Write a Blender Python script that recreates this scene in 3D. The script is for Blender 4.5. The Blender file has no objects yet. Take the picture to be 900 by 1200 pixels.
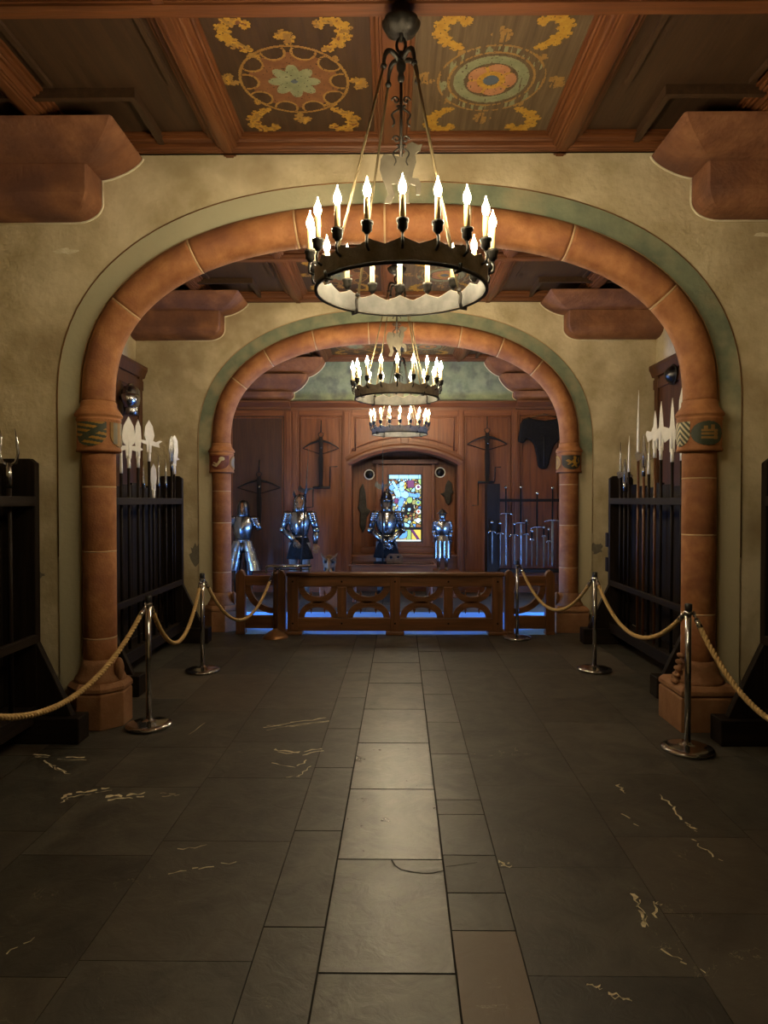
import bpy, bmesh, math, random
from mathutils import Vector, Matrix, noise as mnoise
R = math.radians
PI = math.pi
random.seed(7)
SC = bpy.context.scene
COL = SC.collection

# ------------------------------------------------------------------ view
SC.view_settings.view_transform = 'Standard'
SC.view_settings.look = 'None'
SC.view_settings.gamma = 1.0
SC.view_settings.use_curve_mapping = False
SC.view_settings.exposure = 0.0

# camera model: 900x1200 frame, focal length 797 px, eye 1.6 m, looking along +Y
CX, EYE, F, VX, VY = -0.05, 1.6, 797.0, 458.0, 587.0
def P(px, py, Y):
    """point of the place seen at frame pixel (px,py) at depth Y"""
    return Vector((CX + (px - VX) / F * Y, Y, EYE - (py - VY) / F * Y))
def PX(px, Y): return CX + (px - VX) / F * Y
def PZ(py, Y): return EYE - (py - VY) / F * Y

# ------------------------------------------------------------------ materials
def mat(name, c1, c2=None, rough=0.6, metal=0.0, scale=3.0, stretch=(1, 1, 1), bump=0.0, bscale=None,
        detail=6.0, lo=0.35, hi=0.65, c3=None, s3=1.2, rvar=0.0, spec=0.5, dist=0.0):
    m = bpy.data.materials.new(name); m.use_nodes = True
    nt = m.node_tree; N = nt.nodes; L = nt.links
    b = N['Principled BSDF']
    b.inputs['Roughness'].default_value = rough
    b.inputs['Metallic'].default_value = metal
    b.inputs['Specular IOR Level'].default_value = spec
    if c2 is None and not bump:
        b.inputs['Base Color'].default_value = (*c1, 1); return m
    tc = N.new('ShaderNodeTexCoord'); mp = N.new('ShaderNodeMapping')
    mp.inputs['Scale'].default_value = stretch
    L.new(tc.outputs['Object'], mp.inputs['Vector'])
    n = N.new('ShaderNodeTexNoise'); n.inputs['Scale'].default_value = scale
    n.inputs['Detail'].default_value = detail; n.inputs['Roughness'].default_value = 0.6
    n.inputs['Distortion'].default_value = dist
    L.new(mp.outputs[0], n.inputs['Vector'])
    r = N.new('ShaderNodeValToRGB')
    r.color_ramp.elements[0].position = lo; r.color_ramp.elements[1].position = hi
    r.color_ramp.elements[0].color = (*c1, 1); r.color_ramp.elements[1].color = (*(c2 or c1), 1)
    L.new(n.outputs['Fac'], r.inputs['Fac'])
    out = r.outputs['Color']
    if c3 is not None:
        n3 = N.new('ShaderNodeTexNoise'); n3.inputs['Scale'].default_value = s3
        n3.inputs['Detail'].default_value = 4; L.new(mp.outputs[0], n3.inputs['Vector'])
        r3 = N.new('ShaderNodeValToRGB')
        r3.color_ramp.elements[0].position = 0.48; r3.color_ramp.elements[1].position = 0.68
        L.new(n3.outputs['Fac'], r3.inputs['Fac'])
        mx = N.new('ShaderNodeMixRGB'); mx.inputs['Color2'].default_value = (*c3, 1)
        L.new(r3.outputs['Color'], mx.inputs['Fac']); L.new(out, mx.inputs['Color1'])
        out = mx.outputs['Color']
    L.new(out, b.inputs['Base Color'])
    if rvar:
        mr = N.new('ShaderNodeMapRange'); mr.inputs['To Min'].default_value = rough - rvar
        mr.inputs['To Max'].default_value = rough + rvar
        L.new(n.outputs['Fac'], mr.inputs['Value']); L.new(mr.outputs[0], b.inputs['Roughness'])
    if bump:
        nb = N.new('ShaderNodeTexNoise'); nb.inputs['Scale'].default_value = bscale or scale * 6
        nb.inputs['Detail'].default_value = 5
        L.new(mp.outputs[0], nb.inputs['Vector'])
        bp = N.new('ShaderNodeBump'); bp.inputs['Strength'].default_value = bump
        bp.inputs['Distance'].default_value = 0.02
        L.new(nb.outputs['Fac'], bp.inputs['Height']); L.new(bp.outputs[0], b.inputs['Normal'])
    return m

M = {}
M['plaster'] = mat('lime_plaster', (0.285, 0.22, 0.112), (0.435, 0.355, 0.21), 0.85, scale=2.6, bump=0.4, bscale=20, c3=(0.225, 0.165, 0.082), s3=1.5, detail=12)
M['patch'] = mat('pale_plaster_patch', (0.50, 0.44, 0.30), (0.42, 0.36, 0.22), 0.9, scale=14, bump=0.2)
M['stone'] = mat('red_sandstone', (0.30, 0.108, 0.046), (0.49, 0.21, 0.10), 0.75, scale=7, bump=0.2, bscale=70, c3=(0.25, 0.09, 0.05), s3=3.4, detail=10)
M['stone_pale'] = mat('red_sandstone_weathered', (0.30, 0.135, 0.075), (0.40, 0.20, 0.12), 0.8, scale=7, bump=0.25, bscale=60, c3=(0.24, 0.11, 0.06), s3=3)
M['corbel'] = mat('corbel_sandstone', (0.24, 0.095, 0.05), (0.36, 0.16, 0.085), 0.8, scale=6, bump=0.4, bscale=26, c3=(0.165, 0.07, 0.052), s3=2.0, detail=10)
M['mortar'] = mat('mortar', (0.52, 0.33, 0.19), (0.45, 0.27, 0.15), 0.9, scale=20)
M['frieze'] = mat('green_painted_plaster', (0.16, 0.20, 0.13), (0.27, 0.31, 0.20), 0.8, scale=5, c3=(0.12, 0.13, 0.11), s3=4.5, bump=0.1)
def wood(name, c1, c2, axis, rough=0.45, s=6.0, bump=0.12, c3=None, k=14, spec=0.5):
    st = [k, k, k]; st['xyz'.index(axis)] = 1.0
    st = tuple(x / 4 for x in st)
    return mat(name, c1, c2, rough, scale=s, stretch=st, bump=bump, bscale=s * 2.5, c3=c3, s3=1.0, rvar=0.08, dist=0.6, spec=spec)
for ax in 'xyz':
    M['panel_' + ax] = wood('panelling_oak_' + ax, (0.13, 0.042, 0.016), (0.24, 0.09, 0.034), ax, 0.48)
    M['rack_' + ax] = wood('dark_oak_' + ax, (0.0075, 0.0048, 0.0036), (0.018, 0.011, 0.007), ax, 0.62, spec=0.16)
    M['ceil_' + ax] = wood('ceiling_oak_' + ax, (0.062, 0.031, 0.014), (0.105, 0.055, 0.026), ax, 0.6)
    M['beam_' + ax] = wood('beam_oak_' + ax, (0.14, 0.05, 0.018), (0.24, 0.093, 0.036), ax, 0.5)
    M['rail_' + ax] = wood('barrier_oak_' + ax, (0.10, 0.043, 0.016), (0.19, 0.085, 0.034), ax, 0.42)
M['panel_dark'] = wood('dark_oak_boards', (0.050, 0.020, 0.010), (0.085, 0.036, 0.017), 'z', 0.5)  # darker oak tone for the back wall's left boards
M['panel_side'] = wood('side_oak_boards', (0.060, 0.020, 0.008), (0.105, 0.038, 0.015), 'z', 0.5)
M['ceil_bare'] = wood('bare_painted_boards', (0.105, 0.064, 0.034), (0.20, 0.135, 0.078), 'y', 0.7, k=22)
M['iron'] = mat('wrought_iron', (0.020, 0.018, 0.016), (0.045, 0.040, 0.034), 0.5, 0.75, scale=12, bump=0.15)
M['ironband'] = mat('hammered_iron_band', (0.17, 0.14, 0.10), (0.30, 0.25, 0.185), 0.5, 0.1, scale=14, bump=0.2)
M['tin'] = mat('grey_sheet_metal', (0.22, 0.20, 0.16), (0.36, 0.33, 0.27), 0.55, 0.5, scale=9)
M['rod'] = mat('pale_iron_rod', (0.22, 0.18, 0.12), (0.30, 0.25, 0.17), 0.5, 0.5, scale=9)
M['steel'] = mat('polished_steel', (0.36, 0.36, 0.36), (0.55, 0.55, 0.55), 0.22, 1.0, scale=8, rvar=0.06)
M['armour'] = mat('armour_plate', (0.21, 0.21, 0.21), (0.37, 0.37, 0.37), 0.25, 1.0, scale=7, rvar=0.08)
M['armour_dark'] = mat('blackened_armour_plate', (0.05, 0.05, 0.055), (0.12, 0.12, 0.125), 0.3, 1.0, scale=8, rvar=0.08)
M['blade'] = mat('bright_blade', (0.90, 0.88, 0.83), (0.78, 0.76, 0.70), 0.38, 0.0, scale=10, spec=.9)
M['chrome'] = mat('chrome', (0.46, 0.455, 0.44), None, 0.14, 1.0)
M['bronze'] = mat('brown_metal', (0.20, 0.10, 0.042), (0.32, 0.16, 0.065), 0.35, 0.7, scale=10)
M['black'] = mat('black_metal', (0.012, 0.012, 0.012), None, 0.35)
M['rope'] = mat('hemp_rope', (0.42, 0.27, 0.10), (0.56, 0.38, 0.16), 0.85, scale=60)
M['felt'] = mat('black_leather', (0.007, 0.006, 0.006), (0.014, 0.012, 0.011), 0.85, scale=30, bump=0.3, spec=.15)
M['cloth'] = mat('black_cloth', (0.006, 0.006, 0.006), (0.012, 0.012, 0.012), 0.9, scale=20, spec=.1)
M['hose'] = mat('grey_hose', (0.10, 0.085, 0.075), (0.15, 0.13, 0.11), 0.9, scale=20)
M['carved'] = mat('carved_limewood', (0.20, 0.085, 0.026), (0.28, 0.125, 0.04), 0.6, scale=15, spec=.2)
M['carved_brown'] = mat('carved_brown_wood', (0.07, 0.034, 0.014), (0.14, 0.075, 0.034), 0.6, scale=15, spec=.2)
M['candle'] = mat('ivory_candle_tube', (0.78, 0.55, 0.24), (0.85, 0.63, 0.30), 0.45, scale=10)
M['gold'] = mat('gold_paint', (0.46, 0.26, 0.03), (0.62, 0.40, 0.07), 0.55, scale=25)
M['gold_dim'] = mat('worn_gold_paint', (0.33, 0.19, 0.055), (0.42, 0.27, 0.09), 0.6, scale=20)
M['redfield'] = mat('red_brown_paint', (0.20, 0.085, 0.04), (0.26, 0.12, 0.055), 0.65, scale=15)
M['petal'] = mat('grey_green_paint', (0.25, 0.27, 0.17), (0.34, 0.36, 0.24), 0.65, scale=15)
M['pink'] = mat('pink_paint', (0.42, 0.19, 0.11), (0.50, 0.26, 0.16), 0.65, scale=15)
M['bluepaint'] = mat('blue_grey_paint', (0.07, 0.09, 0.12), None, 0.6)
M['blackpaint'] = mat('black_paint', (0.012, 0.012, 0.010), (0.03, 0.028, 0.02), 0.5, scale=20)
M['darkgreen'] = mat('dark_green_paint', (0.03, 0.04, 0.022), (0.05, 0.058, 0.034), 0.55, scale=20)
M['redpaint'] = mat('dark_red_paint', (0.12, 0.022, 0.014), (0.16, 0.034, 0.02), 0.5, scale=20)
M['whitepaint'] = mat('cream_paint', (0.52, 0.45, 0.28), (0.45, 0.38, 0.22), 0.6, scale=20)
M['greypaint'] = mat('grey_paint', (0.16, 0.14, 0.11), (0.21, 0.19, 0.14), 0.6, scale=20)
M['lead'] = mat('lead_came', (0.010, 0.010, 0.011), None, 0.6)

def tone(keys, f):
    for k in keys.split():
        for nd in M[k].node_tree.nodes:
            if nd.type == 'VALTORGB' and nd.outputs[0].links and nd.outputs[0].links[0].to_socket.name in ('Base Color', 'Color1'):
                for e in nd.color_ramp.elements: e.color = (*[min(.9, e.color[i] * f[i]) for i in range(3)], 1)
            if nd.type == 'MIX_RGB':
                c = nd.inputs['Color2'].default_value; nd.inputs['Color2'].default_value = (*[min(.9, c[i] * f[i]) for i in range(3)], 1)
tone('plaster patch', (1.47, 1.54, 1.76))
tone('stone stone_pale', (.86, .86, .66)); tone('corbel', (.80, .78, .68))
tone('mortar', (1.1, 1.2, 1.15))
tone('frieze', (.92, .95, 1.0))
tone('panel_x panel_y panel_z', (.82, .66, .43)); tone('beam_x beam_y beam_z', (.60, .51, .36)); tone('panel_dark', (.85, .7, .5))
tone('ceil_x ceil_y ceil_z', (.56, .50, .42)); tone('ceil_bare', (.62, .60, .52))
tone('rail_x rail_y rail_z', (.85, .75, .6))
tone('gold gold_dim', (.64, .56, .42)); tone('redfield pink', (.7, .62, .5)); tone('petal', (.62, .60, .52))
tone('tin', (.42, .40, .36)); tone('rod', (.8, .75, .6))
def emit(name, col, s):
    m = bpy.data.materials.new(name); m.use_nodes = True
    b = m.node_tree.nodes['Principled BSDF']
    b.inputs['Base Color'].default_value = (*[min(1, c) for c in col], 1)
    b.inputs['Emission Color'].default_value = (*col, 1)
    b.inputs['Emission Strength'].default_value = s
    b.inputs['Roughness'].default_value = 0.3
    return m
BULB = 395.0
M['bulb'] = emit('lit_flame_bulb', (1.0, 0.82, 0.52), BULB)
GL = 1.0
for k, c in dict(paleblue=(0.36, 0.72, 0.95), blue=(0.16, 0.42, 0.85), deep=(0.06, 0.16, 0.42), gold=(0.80, 0.60, 0.10), green=(0.32, 0.50, 0.16),
                 purple=(0.15, 0.04, 0.14), brown=(0.28, 0.12, 0.04), white=(0.80, 0.88, 0.80), olive=(0.34, 0.33, 0.12), red=(0.45, 0.08, 0.04)).items():
    M['gl_' + k] = emit('backlit_glass_' + k, c, GL)

# trim band: green paint fading into plaster down the jambs (a worn-off painted border)
def band_material():
    m = mat('painted_arch_border', (0.13, 0.155, 0.105), (0.21, 0.235, 0.15), 0.8, scale=5, bump=0.15, bscale=30, c3=(0.30, 0.27, 0.165), s3=3.2)
    nt = m.node_tree; N = nt.nodes; L = nt.links; b = N['Principled BSDF']
    old = b.inputs['Base Color'].links[0].from_socket
    tc = N.new('ShaderNodeTexCoord'); sp = N.new('ShaderNodeSeparateXYZ'); L.new(tc.outputs['Object'], sp.inputs[0])
    n = N.new('ShaderNodeTexNoise'); n.inputs['Scale'].default_value = 2.2; n.inputs['Detail'].default_value = 6
    L.new(tc.outputs['Object'], n.inputs['Vector'])
    ma = N.new('ShaderNodeMath'); ma.operation = 'MULTIPLY_ADD'; ma.inputs[1].default_value = 1.9
    L.new(n.outputs['Fac'], ma.inputs[0]); L.new(sp.outputs['Z'], ma.inputs[2])
    mr = N.new('ShaderNodeMapRange'); mr.inputs['From Min'].default_value = 2.95; mr.inputs['From Max'].default_value = 3.45
    L.new(ma.outputs[0], mr.inputs['Value'])
    mx = N.new('ShaderNodeMixRGB'); mx.inputs['Color1'].default_value = (0.52, 0.45, 0.29, 1)
    L.new(mr.outputs[0], mx.inputs['Fac']); L.new(old, mx.inputs['Color2']); L.new(mx.outputs[0], b.inputs['Base Color'])
    return m
M['band'] = band_material(); M['band2'] = band_material()
def wear(m):   # much of the paint on the nearer arch's left half has gone
    nt = m.node_tree; N = nt.nodes; L = nt.links; b = N['Principled BSDF']
    old = b.inputs['Base Color'].links[0].from_socket
    tc = N.new('ShaderNodeTexCoord'); sp = N.new('ShaderNodeSeparateXYZ'); L.new(tc.outputs['Object'], sp.inputs[0])
    n = N.new('ShaderNodeTexNoise'); n.inputs['Scale'].default_value = 2.5; n.inputs['Detail'].default_value = 7; L.new(tc.outputs['Object'], n.inputs['Vector'])
    ma = N.new('ShaderNodeMath'); ma.operation = 'MULTIPLY_ADD'; ma.inputs[1].default_value = 2.4; L.new(n.outputs['Fac'], ma.inputs[0]); L.new(sp.outputs['X'], ma.inputs[2])
    mr = N.new('ShaderNodeMapRange'); mr.inputs['From Min'].default_value = .55; mr.inputs['From Max'].default_value = 1.25; mr.inputs['To Min'].default_value = .8; mr.inputs['To Max'].default_value = 0
    L.new(ma.outputs[0], mr.inputs['Value'])
    mx = N.new('ShaderNodeMixRGB'); mx.inputs['Color2'].default_value = (0.46, 0.42, 0.28, 1); L.new(mr.outputs[0], mx.inputs['Fac']); L.new(old, mx.inputs['Color1']); L.new(mx.outputs[0], b.inputs['Base Color'])
wear(M['band'])

def floor_material():
    m = bpy.data.materials.new('slate_slabs'); m.use_nodes = True
    nt = m.node_tree; N = nt.nodes; L = nt.links; b = N['Principled BSDF']
    at = N.new('ShaderNodeAttribute'); at.attribute_name = 'slab'
    sep = N.new('ShaderNodeSeparateColor'); L.new(at.outputs['Color'], sep.inputs[0])
    tc = N.new('ShaderNodeTexCoord')
    def noise(s, d=8, dist=0.0, ro=0.6):
        n = N.new('ShaderNodeTexNoise'); n.inputs['Scale'].default_value = s; n.inputs['Detail'].default_value = d
        n.inputs['Distortion'].default_value = dist; n.inputs['Roughness'].default_value = ro
        L.new(tc.outputs['Object'], n.inputs['Vector']); return n
    def math_(op, a, bb, c=None):
        x = N.new('ShaderNodeMath'); x.operation = op
        for i, v in enumerate((a, bb, c)):
            if v is None: continue
            if isinstance(v, (int, float)): x.inputs[i].default_value = v
            else: L.new(v, x.inputs[i])
        return x.outputs[0]
    n1 = noise(3.2, 13, 1.2, .68); r1 = N.new('ShaderNodeValToRGB')
    r1.color_ramp.elements[0].position = 0.3; r1.color_ramp.elements[1].position = 0.72
    r1.color_ramp.elements[0].color = (0.017, 0.0145, 0.0105, 1); r1.color_ramp.elements[1].color = (0.082, 0.073, 0.055, 1)
    L.new(n1.outputs['Fac'], r1.inputs['Fac'])
    warm = N.new('ShaderNodeMixRGB'); warm.inputs['Color2'].default_value = (0.125, 0.085, 0.055, 1)
    L.new(sep.outputs[1], warm.inputs['Fac']); L.new(r1.outputs['Color'], warm.inputs['Color1'])
    mul = N.new('ShaderNodeMixRGB'); mul.blend_type = 'MULTIPLY'; mul.inputs['Fac'].default_value = 1.0
    v = math_('MULTIPLY_ADD', sep.outputs[0], 2.0, 0.0)
    cmb = N.new('ShaderNodeCombineColor')
    for i in range(3): L.new(v, cmb.inputs[i])
    L.new(warm.outputs[0], mul.inputs['Color1']); L.new(cmb.outputs[0], mul.inputs['Color2'])
    # pale quartz veins
    nv = noise(1.7, 5, 2.2, 0.65)
    d = math_('ABSOLUTE', math_('SUBTRACT', nv.outputs['Fac'], 0.5), 0)
    thin = N.new('ShaderNodeMapRange'); thin.inputs['From Min'].default_value = 0.0; thin.inputs['From Max'].default_value = 0.0045
    thin.inputs['To Min'].default_value = 1.0; thin.inputs['To Max'].default_value = 0.0; L.new(d, thin.inputs['Value'])
    nm = noise(1.3, 3); nm2 = noise(9, 4)
    msk = N.new('ShaderNodeMapRange'); msk.inputs['From Min'].default_value = 0.55; msk.inputs['From Max'].default_value = 0.62; L.new(nm.outputs['Fac'], msk.inputs['Value'])
    msk2 = N.new('ShaderNodeMapRange'); msk2.inputs['From Min'].default_value = 0.48; msk2.inputs['From Max'].default_value = 0.58; L.new(nm2.outputs['Fac'], msk2.inputs['Value'])
    vein = math_('MULTIPLY', math_('MULTIPLY', thin.outputs[0], msk.outputs[0]), msk2.outputs[0])
    mx = N.new('ShaderNodeMixRGB'); mx.inputs['Color2'].default_value = (0.27, 0.23, 0.15, 1)
    L.new(vein, mx.inputs['Fac']); L.new(mul.outputs[0], mx.inputs['Color1']); L.new(mx.outputs[0], b.inputs['Base Color'])
    nr = noise(7, 6)
    rr = math_('ADD', sep.outputs[2], math_('MULTIPLY', math_('SUBTRACT', nr.outputs['Fac'], 0.5), 0.10))
    L.new(rr, b.inputs['Roughness'])
    nb = noise(9.0, 12, 1.4, 0.62)
    bp = N.new('ShaderNodeBump'); bp.inputs['Strength'].default_value = 0.30; bp.inputs['Distance'].default_value = 0.010
    L.new(nb.outputs['Fac'], bp.inputs['Height']); L.new(bp.outputs[0], b.inputs['Normal'])
    b.inputs['Specular IOR Level'].default_value = 0.62
    return m
M['floor'] = floor_material()
M['grout'] = mat('dark_joint', (0.018, 0.015, 0.010), None, 0.95)
M['quartz'] = mat('quartz_scar', (0.80, 0.72, 0.48), (0.45, 0.39, 0.25), 0.6, scale=30)

# ------------------------------------------------------------------ mesh builder
class MB:
    def __init__(s): s.v = []; s.f = []; s.mi = []; s.sm = []
    def add(s, vs, fs, mi=0, smooth=False):
        o = len(s.v); s.v += [Vector(v) for v in vs]
        for f in fs: s.f.append([i + o for i in f]); s.mi.append(mi); s.sm.append(smooth)
        return s
    def box(s, x0, x1, y0, y1, z0, z1, mi=0):
        if x0 > x1: x0, x1 = x1, x0
        if y0 > y1: y0, y1 = y1, y0
        if z0 > z1: z0, z1 = z1, z0
        v = [(x0, y0, z0), (x1, y0, z0), (x1, y1, z0), (x0, y1, z0), (x0, y0, z1), (x1, y0, z1), (x1, y1, z1), (x0, y1, z1)]
        return s.add(v, [(0, 3, 2, 1), (4, 5, 6, 7), (0, 1, 5, 4), (1, 2, 6, 5), (2, 3, 7, 6), (3, 0, 4, 7)], mi)
    def rings(s, rings, mi=0, smooth=True, cap=True, closed=True):
        """loft through equal-length rings of points"""
        n = len(rings[0]); o = len(s.v)
        for r in rings: s.v += [Vector(p) for p in r]
        for k in range(len(rings) - 1):
            for i in range(n if closed else n - 1):
                a = o + k * n + i; b = o + k * n + (i + 1) % n
                s.f.append([a, b, b + n, a + n]); s.mi.append(mi); s.sm.append(smooth)
        if cap and closed:
            s.f.append([o + i for i in range(n)][::-1]); s.mi.append(mi); s.sm.append(False)
            e = o + (len(rings) - 1) * n
            s.f.append([e + i for i in range(n)]); s.mi.append(mi); s.sm.append(False)
        return s
    def tube(s, pts, rad, n=8, mi=0, cap=True, flat=1.0, smooth=True, up=None):
        pts = [Vector(p) for p in pts]
        if not hasattr(rad, '__len__'): rad = [rad] * len(pts)
        rr = []; prev = None
        for i, p in enumerate(pts):
            t = (pts[min(i + 1, len(pts) - 1)] - pts[max(i - 1, 0)])
            t = t.normalized() if t.length > 1e-9 else Vector((0, 0, 1))
            if prev is None:
                u = Vector(up) if up else (Vector((0, 0, 1)) if abs(t.z) < 0.9 else Vector((0, 1, 0)))
            else: u = prev
            u = (u - t * u.dot(t)); u = u.normalized() if u.length > 1e-6 else t.orthogonal().normalized()
            w = t.cross(u); prev = u
            rr.append([p + (u * math.cos(a) * flat + w * math.sin(a)) * rad[i] for a in [2 * PI * k / n for k in range(n)]])
        return s.rings(rr, mi, smooth, cap)
    def lathe(s, prof, c=(0, 0, 0), n=24, mi=0, a0=0.0, smooth=True, sx=1, sy=1, cap=True):
        """prof: list of (r,z)"""
        rr = [[(c[0] + max(r, 1e-4) * math.cos(a0 + 2 * PI * k / n) * sx, c[1] + max(r, 1e-4) * math.sin(a0 + 2 * PI * k / n) * sy, c[2] + z) for k in range(n)] for r, z in prof]
        return s.rings(rr, mi, smooth, cap)
    def prism(s, poly, d0, d1, axis='y', mi=0, smooth=False):
        """poly (a,b) extruded; axis y: a=x,b=z ; x: a=y,b=z ; z: a=x,b=y"""
        def q(a, b, d): return {'y': (a, d, b), 'x': (d, a, b), 'z': (a, b, d)}[axis]
        n = len(poly); o = len(s.v)
        s.v += [Vector(q(a, b, d0)) for a, b in poly] + [Vector(q(a, b, d1)) for a, b in poly]
        s.f.append([o + i for i in range(n)]); s.mi.append(mi); s.sm.append(False)
        s.f.append([o + n + i for i in range(n)][::-1]); s.mi.append(mi); s.sm.append(False)
        for i in range(n):
            j = (i + 1) % n
            s.f.append([o + i, o + n + i, o + n + j, o + j]); s.mi.append(mi); s.sm.append(smooth)
        return s
    def ball(s, c, rx, ry=None, rz=None, n=14, m=9, mi=0):
        ry = ry or rx; rz = rz or rx
        rr = []
        for k in range(m + 1):
            t = -PI / 2 + PI * k / m
            rr.append([(c[0] + rx * max(math.cos(t), 1e-3) * math.cos(2 * PI * i / n), c[1] + ry * max(math.cos(t), 1e-3) * math.sin(2 * PI * i / n), c[2] + rz * math.sin(t)) for i in range(n)])
        return s.rings(rr, mi, True, True)
    def xf(s, mtx, start=0):
        for i in range(start, len(s.v)): s.v[i] = mtx @ s.v[i]
        return s
    def raster(s, nx, ny, mapf, cls):
        idx = {}
        def vid(i, j):
            if (i, j) not in idx:
                idx[(i, j)] = len(s.v); s.v.append(Vector(mapf(i / nx, j / ny)))
            return idx[(i, j)]
        for j in range(ny):
            for i in range(nx):
                c = cls((i + .5) / nx, (j + .5) / ny)
                if c is None: continue
                s.f.append([vid(i, j), vid(i + 1, j), vid(i + 1, j + 1), vid(i, j + 1)]); s.mi.append(c); s.sm.append(False)
        return s
    def build(s, name, mats, parent=None, origin=None, bevel=0.0, seg=2, fix=True):
        """points are in world space; the object sits under parent (or at origin)"""
        if not isinstance(mats, (list, tuple)): mats = [mats]
        off = wloc(parent) if parent else Vector(origin or (0, 0, 0))
        me = bpy.data.meshes.new(name)
        me.from_pydata([v - off for v in s.v], [], s.f)
        for m in mats: me.materials.append(M[m] if isinstance(m, str) else m)
        for p, i, sm in zip(me.polygons, s.mi, s.sm): p.material_index = i; p.use_smooth = sm
        if fix:
            bm = bmesh.new(); bm.from_mesh(me); bmesh.ops.recalc_face_normals(bm, faces=bm.faces); bm.to_mesh(me); bm.free()
        me.validate(); me.update()
        o = bpy.data.objects.new(name, me); COL.objects.link(o)
        if parent: o.parent = parent
        else: o.location = off
        if bevel:
            md = o.modifiers.new('bevel', 'BEVEL'); md.width = bevel; md.segments = seg; md.limit_method = 'ANGLE'; md.angle_limit = R(40)
            md.harden_normals = False
        return o

def wloc(o):
    p = Vector((0, 0, 0))
    while o: p += o.location; o = o.parent
    return p
def tag(o, label=None, cat=None, group=None, kind=None):
    if label: o['label'] = label
    if cat: o['category'] = cat
    if group: o['group'] = group
    if kind: o['kind'] = kind
    return o
def thing(name, loc, label, cat, group=None, kind=None):
    o = bpy.data.objects.new(name, None); COL.objects.link(o); o.location = loc
    o.empty_display_size = 0.1
    return tag(o, label, cat, group, kind)
def kids(o): return [c for c in list(bpy.data.objects) if c.parent == o]
def copy_tree(o, loc=None, parent=None):
    c = o.copy(); COL.objects.link(c)
    if parent: c.parent = parent
    if loc is not None: c.location = loc
    for ch in kids(o): copy_tree(ch, None, c)
    return c
def inpoly(x, y, poly):
    r = False; j = len(poly) - 1
    for i in range(len(poly)):
        xi, yi = poly[i]; xj, yj = poly[j]
        if (yi > y) != (yj > y) and x < (xj - xi) * (y - yi) / (yj - yi) + xi: r = not r
        j = i
    return r

# ------------------------------------------------------------------ the hall
WX = 3.20                       # side walls
ZC = 4.03                       # underside of the ceiling beams
W1, W2, WB = 4.85, 8.40, 11.95  # front faces of the two arch walls and of the back wall
WT = 0.35
SP, ZS, SE = 2.15, 2.30, 2.43   # arch: half span, springing, superellipse power
YC1, YC2 = 4.88, 8.43
APEX = {1: 3.575, 2: 3.675}

def arch_pt(t, a, b, zs=ZS):
    """t in 0..1 from left springing over the crown to the right"""
    th = PI * (1 - t); c, s_ = math.cos(th), math.sin(th)
    return (a * math.copysign(abs(c) ** (2 / SE), c), zs + b * abs(s_) ** (2 / SE))
def arch_path(off, which, n=96):
    """points (x,z) of the arch line moved outward by off"""
    b0 = APEX[which] - ZS; N = 600
    base = [arch_pt(i / N, SP, b0) for i in range(N + 1)]
    # resample by length
    L = [0]
    for i in range(N): L.append(L[-1] + math.dist(base[i], base[i + 1]))
    out = []; k = 0
    for i in range(n + 1):
        d = L[-1] * i / n
        while k < N - 1 and L[k + 1] < d: k += 1
        f = (d - L[k]) / max(L[k + 1] - L[k], 1e-9)
        x = base[k][0] + (base[k + 1][0] - base[k][0]) * f; z = base[k][1] + (base[k + 1][1] - base[k][1]) * f
        out.append((x, z))
    res = []
    for i, (x, z) in enumerate(out):
        a = out[max(i - 1, 0)]; c = out[min(i + 1, n)]
        tx, tz = c[0] - a[0], c[1] - a[1]; l = math.hypot(tx, tz)
        if i in (0, n): tx, tz, l = 0, (1 if i == 0 else -1), 1
        nx, nz = -tz / l, tx / l
        res.append((x + nx * off, z + nz * off))
    return res

def cross_wall(name, y0, which):
    op = arch_path(0.112, which, 72)
    poly = [(-WX, 0), (-WX, ZC + .2), (WX, ZC + .2), (WX, 0), (op[-1][0], 0)] + op[::-1] + [(op[0][0], 0)]
    o = MB().prism(poly, y0, y0 + WT).build(name, 'plaster'); tag(o, kind='structure')
    return o
cross_wall('wall_front', W1, 1)
cross_wall('wall_middle', W2, 2)

def border(n, y0, which):
    a = arch_path(0.114, which, 72); b = arch_path(0.275, which, 72)
    a = [(a[0][0], 0.0)] + a + [(a[-1][0], 0.0)]; b = [(b[0][0], 0.0)] + b + [(b[-1][0], 0.0)]
    m = MB()
    m.rings([[(p[0], y0 - .010, p[1]), (q[0], y0 - .010, q[1]), (q[0], y0 + .004, q[1]), (p[0], y0 + .004, p[1])] for p, q in zip(a, b)], smooth=False)
    o = m.build('trim_%d' % n, 'band' if which == 1 else 'band2'); tag(o, kind='structure')
    j = arch_path(0.116, which, 72); MB().tube([(x, y0 - .010, z) for x, z in j], 0.006, 6).build('edge_joint', 'mortar', o)
    e = arch_path(0.281, which, 72); e = [(e[0][0], 1.2)] + e + [(e[-1][0], 1.2)]
    MB().tube([(x, y0 - .004, z) for x, z in e], 0.0045, 6).build('incised_edge_line', 'bronze' if which == 1 else 'mortar', o)
border(1, W1, 1); border(2, W2, 2)

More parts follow.
